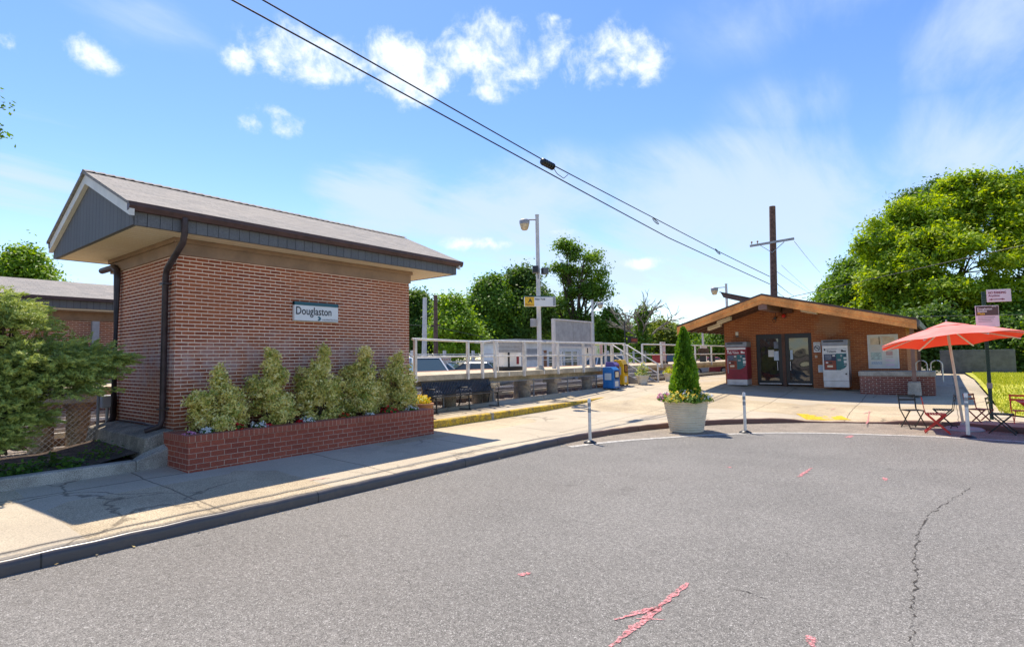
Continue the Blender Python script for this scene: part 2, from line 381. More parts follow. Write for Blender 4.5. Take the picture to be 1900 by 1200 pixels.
M['glass_dark'] = None
def glass(name, tint=(.012, .013, .016), wave=.0, ior=1.9, rough=.03):
    m, t, b = newmat(name); b.inputs['Base Color'].default_value = (*tint, 1); b.inputs['Roughness'].default_value = rough
    b.inputs['IOR'].default_value = ior; b.inputs['Specular IOR Level'].default_value = .5
    if wave:
        tc = nd(t, 'ShaderNodeTexCoord'); bump(t, b, nz(t, tc.outputs['Object'], 1.7, 1, .4), wave, .12)
    return m
M['glass_dark'] = glass('glass_dark', wave=.1)
M['car_glass'] = glass('car_glass', (.05, .08, .09), 0, 1.7, .05)
M['win_glass'] = glass('win_glass', (.14, .15, .1), .1, 1.6)
def carpaint(n, c):
    m, t, b = newmat(n); b.inputs['Base Color'].default_value = (*c, 1); b.inputs['Roughness'].default_value = .3; b.inputs['Coat Weight'].default_value = .7
    return m
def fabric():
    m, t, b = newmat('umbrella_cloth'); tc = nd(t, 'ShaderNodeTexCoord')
    c = mixc(t, nd(t, 'ShaderNodeNewGeometry').outputs['Backfacing'], mixc(t, sstep(t, nz(t, tc.outputs['Object'], 2.5, 5), .3, .7), (.78, .21, .18), (.84, .3, .26)), (.9, .075, .03))  # sunlit paleness of the top and red glow below painted into the colours
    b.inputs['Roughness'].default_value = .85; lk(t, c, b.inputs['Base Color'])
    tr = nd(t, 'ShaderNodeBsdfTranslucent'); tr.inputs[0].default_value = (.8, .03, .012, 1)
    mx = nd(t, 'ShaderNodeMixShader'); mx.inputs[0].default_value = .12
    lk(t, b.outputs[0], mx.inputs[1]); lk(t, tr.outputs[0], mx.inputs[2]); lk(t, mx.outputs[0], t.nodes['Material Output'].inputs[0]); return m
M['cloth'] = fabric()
def leafmat(name, cols, tl=.35, trc=None, rough=.55):
    m, t, b = newmat(name)
    at = nd(t, 'ShaderNodeAttribute', attribute_name='rnd')
    rp = nd(t, 'ShaderNodeValToRGB'); cr = rp.color_ramp
    cr.elements[0].position = 0; cr.elements[0].color = (*cols[0], 1); cr.elements[1].position = 1; cr.elements[1].color = (*cols[-1], 1)
    for i, c in enumerate(cols[1:-1]):
        e = cr.elements.new((i + 1) / (len(cols) - 1)); e.color = (*c, 1)
    lk(t, at.outputs['Fac'], rp.inputs[0]); lk(t, rp.outputs[0], b.inputs['Base Color'])
    b.inputs['Roughness'].default_value = rough; b.inputs['Specular IOR Level'].default_value = .35
    if tl:
        tr = nd(t, 'ShaderNodeBsdfTranslucent')
        hs = nd(t, 'ShaderNodeHueSaturation'); hs.inputs['Hue'].default_value = .49; hs.inputs['Saturation'].default_value = 1.1; hs.inputs['Value'].default_value = 1.5
        lk(t, rp.outputs[0], hs.inputs['Color']); lk(t, hs.outputs[0], tr.inputs[0])
        mx = nd(t, 'ShaderNodeMixShader'); mx.inputs[0].default_value = tl
        lk(t, b.outputs[0], mx.inputs[1]); lk(t, tr.outputs[0], mx.inputs[2]); lk(t, mx.outputs[0], t.nodes['Material Output'].inputs[0])
    return m
L = {}
L['dark'] = leafmat('leaf_dark', [(.055, .115, .022), (.095, .175, .026), (.15, .24, .032)])
L['mid'] = leafmat('leaf_mid', [(.075, .155, .022), (.13, .24, .025), (.22, .34, .03)])
L['lime'] = leafmat('leaf_lime', [(.11, .21, .02), (.19, .32, .022), (.3, .42, .03)])
L['locust'] = leafmat('leaf_locust', [(.1, .19, .02), (.24, .36, .022), (.5, .56, .035)], .45)
L['olive'] = leafmat('leaf_olive', [(.11, .16, .025), (.18, .24, .03), (.26, .3, .04)])
L['juniper'] = leafmat('leaf_juniper', [(.09, .15, .06), (.19, .27, .085), (.36, .44, .11), (.52, .56, .14)], .25)
L['euonymus'] = leafmat('leaf_euonymus', [(.12, .2, .04), (.32, .38, .08), (.76, .68, .2), (.92, .84, .42)], .25)
L['arb'] = leafmat('leaf_arborvitae', [(.06, .15, .014), (.15, .3, .018), (.34, .5, .03)], .3)
L['bed'] = leafmat('leaf_bed', [(.04, .1, .02), (.08, .18, .03), (.14, .28, .03)])
L['limeplant'] = leafmat('leaf_limeplant', [(.3, .38, .02), (.5, .52, .03), (.7, .6, .02)])
L['variegated'] = leafmat('leaf_variegated', [(.1, .2, .03), (.3, .4, .08), (.6, .55, .12)])
L['grass'] = leafmat('leaf_grass', [(.2, .28, .02), (.42, .46, .04), (.6, .58, .09)], .3)
L['fl_red'] = leafmat('fl_red', [(.4, .01, .015), (.62, .015, .02), (.7, .04, .03)], .2)
L['fl_white'] = leafmat('fl_white', [(.7, .7, .65), (.8, .8, .76)], .2)
L['fl_pink'] = leafmat('fl_pink', [(.6, .18, .35), (.75, .4, .55)], .2)
L['fl_orange'] = leafmat('fl_orange', [(.5, .06, .02), (.6, .15, .03)], .2)
L['fl_yellow'] = leafmat('fl_yellow', [(.75, .5, .02), (.8, .66, .1)], .2)

# ------------------------------------------------------------------ foliage
def leafmesh(name, P, N, size, asp, m, parent, rnd=None, axis=None, seed=0, fold=.0):
    rg = np.random.default_rng(seed + 991); n = len(P)
    off = np.array(parent['_o']) if parent is not None and '_o' in parent else np.zeros(3)
    N = N / (np.linalg.norm(N, axis=1, keepdims=True) + 1e-9)
    if axis is None: axis = rg.normal(size=(n, 3))
    A = axis - N * np.sum(axis * N, axis=1, keepdims=True); A /= (np.linalg.norm(A, axis=1, keepdims=True) + 1e-9)
    B = np.cross(N, A); s = (size if np.ndim(size) else np.full(n, size))[:, None]
    P = P - off
    V = np.empty((n, 4, 3)); V[:, 0] = P - A * s * .5; V[:, 1] = P + B * s * asp * .5 - A * s * .05 + N * s * fold; V[:, 2] = P + A * s * .5; V[:, 3] = P - B * s * asp * .5 - A * s * .05 + N * s * fold
    me = bpy.data.meshes.new(name); me.vertices.add(n * 4); me.vertices.foreach_set('co', V.reshape(-1).astype(np.float32))
    me.loops.add(n * 4); me.loops.foreach_set('vertex_index', np.arange(n * 4, dtype=np.int32))
    me.polygons.add(n); me.polygons.foreach_set('loop_start', np.arange(0, n * 4, 4, dtype=np.int32))
    at = me.attributes.new('rnd', 'FLOAT', 'FACE'); at.data.foreach_set('value', (rg.random(n) if rnd is None else np.clip(rnd, 0, 1)).astype(np.float32))
    me.update(); me.validate(); me.materials.append(m)
    o = bpy.data.objects.new(name, me); C.objects.link(o)
    if parent is not None: o.parent = parent
    return o
def unit(rg, n): v = rg.normal(size=(n, 3)); return v / np.linalg.norm(v, axis=1, keepdims=True)
def crown(lobes, ncl, per, leaf, cr, seed, up=.5, inner=.5, jit=.6, sub=0, srr=(.3, .2), full=False):
    rg = np.random.default_rng(seed); w = np.array([(l[3] * l[4] + l[4] * l[5] + l[3] * l[5]) for l in lobes]); w /= w.sum()
    li = rg.choice(len(lobes), ncl, p=w); Lb = np.array(lobes); d = unit(rg, ncl); d[:, 2] = np.where((d[:, 2] < -.35) & (not full), -d[:, 2], d[:, 2])
    rr = inner + (1.05 - inner) * np.sqrt(rg.random(ncl)); rr *= 1 + .14 * rg.normal(size=ncl)
    c = Lb[li, :3] + d * Lb[li, 3:6] * rr[:, None]
    if sub:
        sd = unit(rg, len(lobes) * sub); sd[:, 2] = np.where((sd[:, 2] < -.6) & (not full), -sd[:, 2], sd[:, 2]); sid = li * sub + rg.integers(0, sub, ncl)
        sr = (srr[0] + srr[1] * rg.random(len(lobes) * sub))[sid]
        so_ = sd[sid] * (.55 + .4 * rg.random(len(lobes) * sub))[sid][:, None]
        d2 = unit(rg, ncl); d2[:, 2] = np.where((d2[:, 2] < -.1) & (not full), -d2[:, 2], d2[:, 2])
        c = Lb[li, :3] + (so_ + d2 * (sr * (.55 + .5 * rg.random(ncl)))[:, None]) * Lb[li, 3:6]; d = d2 * .7 + sd[sid] * .5
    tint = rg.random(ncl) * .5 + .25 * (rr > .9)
    sc = np.repeat(cr * (.6 + .8 * rg.random(ncl)), per)[:, None]
    g = rg.normal(size=(ncl * per, 3)) * np.array([.5, .5, .42]) * sc
    P = np.repeat(c, per, axis=0) + g
    D = np.repeat(d, per, axis=0); N = D * .5 + np.array([0, 0, up]) + rg.normal(size=(ncl * per, 3)) * jit
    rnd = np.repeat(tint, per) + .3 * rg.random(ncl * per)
    sz = leaf * (.6 + .8 * rg.random(ncl * per))
    return P, N, sz, rnd
def tree(name, label, base, lobes, ncl, per, leaf, cr, seed, lm, trunk=.25, bark='bark', cat='tree', group=None, fork=.4, inner=.5, limbs=7, sub=9, asp=.55, sr=(.3, .2)):
    t = thing(name, label, cat, base, 0, group)
    P, N, sz, rnd = crown(lobes, ncl, per, leaf, cr, seed, inner=inner, sub=sub, srr=sr)
    b = Vector(base); rg = random.Random(seed); mb = MB()
    top = Vector((sum(l[0] for l in lobes) / len(lobes), sum(l[1] for l in lobes) / len(lobes), sum(l[2] for l in lobes) / len(lobes)))
    fk = b.lerp(top, fork); fk.x += rg.uniform(-.2, .2)
    mb.tube([b - Vector((0, 0, .2)), b + Vector((0, 0, .3)), b.lerp(fk, .5) + Vector((rg.uniform(-.1, .1), 0, 0)), fk], [trunk * 1.4, trunk, trunk * .85, trunk * .7], 9)
    for l in sorted(lobes, key=lambda l: -l[3])[:limbs]:
        e = Vector(l[:3]) + Vector((0, 0, l[5] * .4)); md = fk.lerp(e, .5) + Vector((rg.uniform(-.4, .4), rg.uniform(-.4, .4), -.25))
        mb.tube([fk - Vector((0, 0, .2)), md, e], [trunk * .55, trunk * .33, trunk * .08], 6)
        for _ in range(5):
            dv = Vector((rg.gauss(0, 1), rg.gauss(0, 1), rg.gauss(.3, .7))).normalized(); q = Vector((dv.x * l[3], dv.y * l[4], dv.z * l[5])) * .85 + Vector(l[:3])
            st = md.lerp(e, rg.uniform(.1, .8)); mb.tube([st, st.lerp(q, .5) + Vector((0, 0, .1)), q], [trunk * .16, trunk * .1, trunk * .03], 5)
    mb.build('trunk', M[bark], t, fixn=False)
    leafmesh('crown', P, N, sz, asp, L[lm], t, rnd, seed=seed)
    return t


# ------------------------------------------------------------------ ground, street, plaza
CURB = [(-6.1, -40), (-6.1, -6), (-6.1, 0), (-6.08, 2), (-6.06, 4), (-6.06, 6), (-6.06, 8), (-6.03, 9.2), (-5.93, 10.2), (-5.70, 11.3), (-5.25, 12.5), (-4.55, 13.65),
        (-3.8, 14.43), (-2.97, 15.1), (-2.1, 15.6), (-1.3, 15.86), (-.7, 15.9), (.13, 15.74), (1.0, 15.4), (2.2, 14.7), (3.6, 13.5), (5.2, 11.6), (6.5, 9), (7.0, 5), (7.0, -40)]
def resample(P, n):
    P = np.array(P, float)
    d = np.r_[0, np.cumsum(np.hypot(*np.diff(P, axis=0).T))]; out = []
    def cr(t):
        i = min(max(np.searchsorted(d, t) - 1, 0), len(P) - 2); u = (t - d[i]) / (d[i + 1] - d[i])
        p0 = P[max(i - 1, 0)]; p1 = P[i]; p2 = P[i + 1]; p3 = P[min(i + 2, len(P) - 1)]
        m1 = (p2 - p0) / (d[min(i + 1, len(d) - 1)] - d[max(i - 1, 0)]) * (d[i + 1] - d[i]); m2 = (p3 - p1) / (d[min(i + 2, len(d) - 1)] - d[i]) * (d[i + 1] - d[i])
        return (2 * u ** 3 - 3 * u ** 2 + 1) * p1 + (u ** 3 - 2 * u ** 2 + u) * m1 + (-2 * u ** 3 + 3 * u ** 2) * p2 + (u ** 3 - u ** 2) * m2
    return np.array([cr(t) for t in np.linspace(0, d[-1], n)])
CV = resample(CURB, 420); CS = CV[::2]
DROP = np.array((-2.05, 15.6))
def dropf(x, y):
    d = math.hypot((x - DROP[0]), (y - DROP[1])); t = min(max((d - .55) / 1.0, 0), 1); return t * t * (3 - 2 * t)
def G(x, y):
    d = float(np.min(np.hypot(CS[:, 0] - x, CS[:, 1] - y)))
    w = min(max((y - 11) / 5, 0), 1); w = w * w * (3 - 2 * w)
    g = .112 + .036 * min(d, 3) + .075 * min(max(d - 3, 0), 5) * w
    f = dropf(x, y); return g * f + (.02 + .05 * d) * (1 - f)

def posn(t):
    v = nd(t, 'ShaderNodeVectorMath', operation='SCALE'); lk(t, nd(t, 'ShaderNodeNewGeometry').outputs['Position'], v.inputs[0]); v.inputs['Scale'].default_value = 1 / 1.12; return v.outputs[0]
def pavemat():
    m, t, b = newmat('pavement'); p = posn(t)
    sp = nd(t, 'ShaderNodeSeparateXYZ'); lk(t, p, sp.inputs[0])
    n1 = nz(t, p, .8, 6, .6); c = mixc(t, sstep(t, n1, .3, .7), (.37, .295, .195), (.5, .41, .275))
    n2 = nz(t, p, 70, 3, .75); c = mixc(t, .55, c, mixc(t, sstep(t, n2, .3, .68), (.12, .12, .12), (.9, .9, .9)), 'OVERLAY')
    n3 = nz(t, p, 13, 4, .7); c = mixc(t, mth(t, 'MULTIPLY', sstep(t, n3, .55, .75), .35), c, (.22, .19, .15))
    # newer greyer slabs close to the station, in panels
    ch = nd(t, 'ShaderNodeTexVoronoi', feature='F1', distance='CHEBYCHEV'); ch.inputs['Scale'].default_value = .42; ch.inputs['Randomness'].default_value = .35
    lk(t, p, ch.inputs['Vector']); sc = nd(t, 'ShaderNodeSeparateColor'); lk(t, ch.outputs['Color'], sc.inputs[0])
    c = mixc(t, mth(t, 'MULTIPLY', sstep(t, sc.outputs[0], .35, .75), .5), c, (.47, .42, .34))
    stn = nz(t, p, .55, 5, .7); c = mixc(t, mth(t, 'MULTIPLY', sstep(t, stn, .56, .7), .3), c, (.24, .2, .16))
    # cracks
    wv = nd(t, 'ShaderNodeVectorMath', operation='ADD'); wn = nd(t, 'ShaderNodeTexNoise'); wn.inputs['Scale'].default_value = 2.2; wn.inputs['Detail'].default_value = 6; lk(t, p, wn.inputs['Vector'])
    ws = nd(t, 'ShaderNodeVectorMath', operation='SCALE'); ws.inputs['Scale'].default_value = .5; lk(t, wn.outputs['Color'], ws.inputs[0]); lk(t, p, wv.inputs[0]); lk(t, ws.outputs[0], wv.inputs[1])
    vo = nd(t, 'ShaderNodeTexVoronoi', feature='DISTANCE_TO_EDGE'); vo.inputs['Scale'].default_value = .55; lk(t, wv.outputs[0], vo.inputs['Vector'])
    msk = sstep(t, nz(t, p, .45, 3), .48, .6)
    near = sstep(t, sp.outputs[1], 4.5, 2.0)          # the badly broken slabs by the planting bed
    crk = mth(t, 'MULTIPLY', .7, mth(t, 'MULTIPLY', sstep(t, vo.outputs['Distance'], .013, .003), mth(t, 'MAXIMUM', msk, near)))
    # joints
    def line(v, per, ph, wd):
        f = mth(t, 'FRACT', mth(t, 'DIVIDE', mth(t, 'ADD', v, ph), per)); return sstep(t, mth(t, 'ABSOLUTE', mth(t, 'SUBTRACT', f, .5)), wd / per, .35 * wd / per)
    wob = mth(t, 'MULTIPLY', mth(t, 'SUBTRACT', nz(t, p, 1.5, 4), .5), .1)
    yy = mth(t, 'ADD', sp.outputs[1], wob); xx = mth(t, 'ADD', sp.outputs[0], wob)
    jt = mth(t, 'MAXIMUM', line(yy, 2.35, .7, .016), mth(t, 'MULTIPLY', line(xx, 2.2, .97, .016), sstep(t, sp.outputs[1], 9.5, 9.9)))
    def one(v, at, wd): return sstep(t, mth(t, 'ABSOLUTE', mth(t, 'SUBTRACT', v, at)), wd, .3 * wd)
    sw = sstep(t, sp.outputs[1], 9.6, 9.0)
    jl = mth(t, 'MULTIPLY', mth(t, 'MAXIMUM', one(xx, -6.36, .025), mth(t, 'MULTIPLY', one(xx, -8.33, .02), sstep(t, sp.outputs[1], 3.4, 3.2))), sw)
    d = mth(t, 'MAXIMUM', mth(t, 'MAXIMUM', crk, mth(t, 'MULTIPLY', jt, .75)), mth(t, 'MULTIPLY', jl, .8), clamp=True)
    c = mixc(t, mth(t, 'MULTIPLY', d, .85), c, (.075, .06, .045))
    lk(t, c, b.inputs['Base Color']); b.inputs['Roughness'].default_value = .9; b.inputs['Specular IOR Level'].default_value = .25
    bump(t, b, mth(t, 'SUBTRACT', mth(t, 'ADD', mth(t, 'MULTIPLY', n2, .35), mth(t, 'MULTIPLY', n3, .3)), d), .6, .012); return m
def asphaltmat():
    m, t, b = newmat('asphalt'); p = posn(t)
    n1 = nz(t, p, .45, 7, .65); c = mixc(t, sstep(t, n1, .3, .7), (.165, .155, .14), (.213, .2, .181)); n0 = nz(t, p, .16, 4, .5); c = mixc(t, mth(t, 'MULTIPLY', sstep(t, n0, .45, .7), .5), c, (.185, .166, .145))
    vo = nd(t, 'ShaderNodeTexVoronoi'); vo.inputs['Scale'].default_value = 165; lk(t, p, vo.inputs['Vector'])
    sc = nd(t, 'ShaderNodeSeparateColor'); lk(t, vo.outputs['Color'], sc.inputs[0])
    g = mixc(t, sc.outputs[0], (.17, .17, .17), (.83, .83, .83)); c = mixc(t, .6, c, g, 'OVERLAY')
    sp2 = mth(t, 'GREATER_THAN', sc.outputs[1], .93); c = mixc(t, mth(t, 'MULTIPLY', sp2, .7), c, (.46, .44, .41))
    sp3 = mth(t, 'LESS_THAN', sc.outputs[1], .09); c = mixc(t, mth(t, 'MULTIPLY', sp3, .7), c, (.05, .047, .045))
    n4 = nz(t, p, 22, 4, .7); c = mixc(t, .3, c, mixc(t, sstep(t, n4, .3, .7), (.2, .2, .2), (.8, .8, .8)), 'OVERLAY')
    st_ = nz(t, p, 1.3, 5, .55); c = mixc(t, mth(t, 'MULTIPLY', sstep(t, st_, .62, .74), .3), c, (.1, .092, .082)); st2 = nz(t, p, 3.1, 3, .5); c = mixc(t, mth(t, 'MULTIPLY', sstep(t, st2, .68, .75), .4), c, (.085, .078, .07))
    # long wandering cracks
    wn = nd(t, 'ShaderNodeTexNoise'); wn.inputs['Scale'].default_value = 1.6; wn.inputs['Detail'].default_value = 7; lk(t, p, wn.inputs['Vector'])
    ws = nd(t, 'ShaderNodeVectorMath', operation='SCALE'); ws.inputs['Scale'].default_value = .55; lk(t, wn.outputs['Color'], ws.inputs[0])
    wv = nd(t, 'ShaderNodeVectorMath', operation='ADD'); lk(t, p, wv.inputs[0]); lk(t, ws.outputs[0], wv.inputs[1])
    ve = nd(t, 'ShaderNodeTexVoronoi', feature='DISTANCE_TO_EDGE'); ve.inputs['Scale'].default_value = .3; lk(t, wv.outputs[0], ve.inputs['Vector'])
    ck = mth(t, 'MULTIPLY', sstep(t, ve.outputs['Distance'], .006, .001), sstep(t, nz(t, p, .35, 3), .55, .62))
    c = mixc(t, mth(t, 'MULTIPLY', ck, .0), c, (.05, .045, .035))
    lk(t, c, b.inputs['Base Color']); b.inputs['Roughness'].default_value = .85; b.inputs['Specular IOR Level'].default_value = .3
    bump(t, b, mth(t, 'SUBTRACT', mth(t, 'ADD', sc.outputs[0], n4), 0), .45, .006); return m
M['pavement'] = pavemat(); M['asphalt'] = asphaltmat()
M['apron'] = mat('apron', (.25, .21, .165), .9, var=.18, vs=3, fine=.6, bmp=.5, bs=95)
M['lot'] = mat('lot', (.2, .19, .18), .9, var=.2, vs=2)
M['earth'] = mat('earth', (.16, .14, .09), .95, var=.3, vs=.5)
M['pink_paint'] = mat('pink_paint', (.72, .25, .26), .85, var=.25, vs=45, fine=.5, bs=100, col2=(.5, .22, .22))
M['yellow_pad'] = mat('yellow_pad', (.75, .48, .02), .75, var=.3, vs=14, fine=.3)
M['turf'] = mat('turf', (.42, .42, .05), .95, var=.35, vs=3, fine=.4)

o = MB().sheet([(-900, -900), (900, -900), (900, 900), (-900, 900)], -.06).build('ground', M['earth']); struct(o)
o = MB().sheet([(-6.25, -60), (60, -60), (60, 16.3), (-6.25, 16.3)], 0).build('street', M['asphalt']); struct(o)
o = MB().sheet([(-60, -60), (-10.35, -60), (-10.35, 110), (-60, 110)], .12).build('track_bed', M['ballast']); struct(o)
o = MB().sheet([(-75, -30), (-19.3, -30), (-19.3, 120), (-75, 120)], .18).build('parking_lot', M['lot']); struct(o)

def cdt(poly, step, zf, name, m, extra=()):
    pv = [Vector(p) for p in poly]; n = len(pv); xs = [p[0] for p in poly]; ys = [p[1] for p in poly]
    def inside(x, y):
        c = False; j = n - 1
        for i in range(n):
            if (poly[i][1] > y) != (poly[j][1] > y) and x < (poly[j][0] - poly[i][0]) * (y - poly[i][1]) / (poly[j][1] - poly[i][1]) + poly[i][0]: c = not c
            j = i
        return c
    g = []
    x = min(xs) + step / 2
    while x < max(xs):
        y = min(ys) + step / 2
        while y < max(ys):
            if inside(x, y): g.append(Vector((x, y)))
            y += step
        x += step
    r = delaunay_2d_cdt(pv + g, [(i, (i + 1) % n) for i in range(n)], [], 1, 1e-4)
    mb = MB(); mb.add([(v.x, v.y, zf(v.x, v.y)) for v in r[0]], [tuple(f) for f in r[2]], True)
    o = mb.build(name, m, fixn=False)
    if sum(p.normal.z for p in o.data.polygons) < 0: o.data.flip_normals()
    return o
# kerb offset: top-back line
def offs(P, d):
    T = np.gradient(P, axis=0); T /= np.linalg.norm(T, axis=1, keepdims=True); return P + np.c_[-T[:, 1], T[:, 0]] * d
CB = offs(CV, .06)
bk = [tuple(p) for p in CB if p[1] > -8 and not (p[0] > 1.5 and p[1] < 13.5)]
pz = bk[::1]
pl = [(-10.4, -8)] + [tuple(map(float, p)) for p in pz] + [(4.2, 13.9), (1.75, 16.55), (1.05, 17.4), (.9, 19.5), (.86, 21), (.75, 28), (.6, 34), (-10.4, 46)]
plaza = cdt(pl, .5, G, 'pavement', M['pavement']); struct(plaza)
# kerb: steel faced nosing swept along the line
mb = MB(); prof = [(0, -.06, 0), (0, .55, 0), (.006, .78, 0), (.02, .94, 0), (.038, 1.0, 0), (.064, 1.0, 0), (.064, -.06, 0)]
T = np.gradient(CV, axis=0); T /= np.linalg.norm(T, axis=1, keepdims=True); Nn = np.c_[-T[:, 1], T[:, 0]]; vs = []; K = len(prof)
for p, nn in zip(CV, Nn):
    h = max(G(p[0] + nn[0] * .07, p[1] + nn[1] * .07) + .006, .012)
    for a, b_, _ in prof: vs.append((p[0] + nn[0] * a, p[1] + nn[1] * a, b_ * h if b_ > 0 else b_))
fs = [(i * K + k, (i + 1) * K + k, (i + 1) * K + k + 1, i * K + k + 1) for i in range(len(CV) - 1) for k in range(K - 1)]
mb.add(vs, fs, True)
def kerbmat():
    m, t, b = newmat('kerb'); p = posn(t); sp = nd(t, 'ShaderNodeSeparateXYZ'); lk(t, p, sp.inputs[0])
    f = sstep(t, sp.outputs[1], 8, 11.5); n = nz(t, p, 6, 6, .7)
    c = mixc(t, f, (.075, .067, .068), (.14, .07, .05)); c = mixc(t, mth(t, 'MULTIPLY', sstep(t, n, .45, .75), .5), c, (.16, .12, .09))
    jf = mth(t, 'FRACT', mth(t, 'DIVIDE', sp.outputs[1], 2.6)); c = mixc(t, sstep(t, mth(t, 'ABSOLUTE', mth(t, 'SUBTRACT', jf, .5)), .0035, .002), c, (.01, .01, .01))
    lk(t, c, b.inputs['Base Color']); lk(t, mth(t, 'ADD', mth(t, 'MULTIPLY', n, .3), mth(t, 'ADD', .22, mth(t, 'MULTIPLY', f, .3))), b.inputs['Roughness'])
    bump(t, b, nz(t, p, 40, 3), .12, .004); return m
struct(mb.build('kerb', kerbmat(), fixn=False))
# sandy apron between kerb and the white line, then the double white line
LINE = [(-5.70, 9.0), (-5.44, 9.75), (-5.05, 10.5), (-4.57, 11.22), (-4.1, 11.85), (-3.47, 12.55), (-2.95, 12.98), (-2.36, 13.3), (-1.8, 13.53), (-1.23, 13.71), (-.6, 13.88), (0, 13.97), (1.04, 13.95), (2.2, 13.4), (3.4, 12.3)]
LV = resample(LINE, 120)
inn = [tuple(map(float, p)) for p in CV if (p[1] > 9.1 and p[0] < 0) or (0 <= p[0] < 3.6 and p[1] > 12.5)]
ap = [tuple(map(float, p)) for p in LV] + [(p[0] * 1, p[1]) for p in reversed(inn)]
o = cdt(ap, .6, lambda x, y: .004, 'roadside_apron', M['apron']); struct(o)
mb = MB()
for a, b_ in ((-.05, -.012), (.03, .068)):
    A = offs(LV, a); B = offs(LV, b_); n = len(LV)
    mb.add([(*p, .008) for p in A] + [(*p, .008) for p in B], [(i, i + 1, n + i + 1, n + i) for i in range(n - 1)])
struct(mb.build('road_marking', M['road_white']))
def broken(m, sc, lo, hi):
    t = m.node_tree; b = t.nodes['Principled BSDF']; tr = nd(t, 'ShaderNodeBsdfTransparent'); mx = nd(t, 'ShaderNodeMixShader')
    lk(t, sstep(t, nz(t, nd(t, 'ShaderNodeTexCoord').outputs['Object'], sc, 4, .75), lo, hi), mx.inputs[0]); lk(t, tr.outputs[0], mx.inputs[1]); lk(t, b.outputs[0], mx.inputs[2]); lk(t, mx.outputs[0], t.nodes['Material Output'].inputs[0])
broken(M['pink_paint'], 38, .36, .6)
M['crack'] = mat('crack', (.06, .052, .045), .95, var=.4, vs=20); broken(M['crack'], 14, .38, .55); broken_w = M['road_white']; broken(broken_w, 25, .3, .45)
# spray-painted survey marks
rg = random.Random(4)
def streak(mb, a, b_, w, z, n=16, jag=.35, zf=None, jit=.12):
    a = Vector(a); b_ = Vector(b_); d = (b_ - a).normalized(); s = Vector((-d.y, d.x)); L_ = []; R_ = []
    for i in range(n + 1):
        p = a.lerp(b_, i / n) + s * rg.gauss(0, w * jit); ww = w * (.5 + .5 * math.sin(math.pi * min(1, .12 + i / n))) * (1 + rg.uniform(-jag, jag))
        zz_ = zf(p.x, p.y) if zf else z; L_.append((*(p + s * ww / 2), zz_)); R_.append((*(p - s * ww / 2), zz_))
    mb.add(L_ + R_, [(i, i + 1, n + 2 + i, n + 1 + i) for i in range(n)])
def gp(px, py, Z=0): d = ray(px, py); q = Vector((0, 0, EYE)) + d * ((Z - EYE) / d.z); return (q.x, q.y)
mb = MB()
for a, b_, w in (((1276, 1082), (1218, 1130), .045), ((1226, 1126), (1132, 1200), .055), ((1222, 1128), (1140, 1150), .03), ((1228, 1124), (1165, 1138), .02), ((962, 1068), (986, 1062), .05), ((1504, 1180), (1508, 1200), .05), ((1482, 885), (1506, 868), .05),
               ((1351, 866), (1356, 868), .06), ((1640, 886), (1645, 892), .05), ((1572, 812), (1582, 808), .1), ((1180, 1148), (1236, 1150), .012)):
    streak(mb, gp(*a), gp(*b_), w, .006)
struct(mb.build('survey_paint', M['pink_paint']))
mb = MB(); cp_ = [(1800, 905), (1760, 930), (1724, 955), (1706, 985), (1696, 1030), (1699, 1075), (1692, 1120), (1694, 1160), (1690, 1215)]
for a, b_ in zip(cp_, cp_[1:]): streak(mb, gp(*a), gp(*b_), .011, .003, 14, .8, None, .9)
cp_ = [(1358, 1093), (1385, 1097), (1405, 1106), (1428, 1112)]
for a, b_ in zip(cp_, cp_[1:]): streak(mb, gp(*a), gp(*b_), .008, .003, 7, .8)
struct(mb.build('road_crack', M['crack']))
mb = MB()
for a, b_, w in (((1606, 783), (1614, 766), .04), ((1603, 774), (1618, 772), .05), ((1543, 770), (1551, 768), .06), ((575, 893), (615, 887), .03)):
    pa = gp(*a, .2); pb = gp(*b_, .2); zz = (G(*pa) + G(*pb)) / 2 + .012; streak(mb, gp(*a, zz - .012), gp(*b_, zz - .012), w, zz, zf=lambda x, y: G(x, y) + .01)
struct(mb.build('plaza_paint', M['pink_paint']))
# worn yellow tactile pad in the ramp
mb = MB(); rr = random.Random(2); A0 = Vector((-2.85, 15.5)); U_ = Vector((.86, .5)).normalized(); V_ = Vector((-.5, .86)).normalized()
for i in range(14):
    for j in range(9):
        if (j > 5 and i > 3 and rr.random() < .8) or (j > 3 and 6 < i < 11 and rr.random() < .5): continue
        c = A0 + U_ * i * .075 + V_ * j * .075; q = [c, c + U_ * .073, c + U_ * .073 + V_ * .073, c + V_ * .073]
        mb.add([(p.x, p.y, G(p.x, p.y) + .009) for p in q], [(0, 1, 2, 3)]); z0 = G(c.x, c.y) + .009
        cc = c + U_ * .036 + V_ * .036; mb.lathe([(.024, 0), (.018, .008), (.0, .01)], (cc.x, cc.y, z0), 6, cap=False)
struct(mb.build('tactile_paving', M['yellow_pad']))
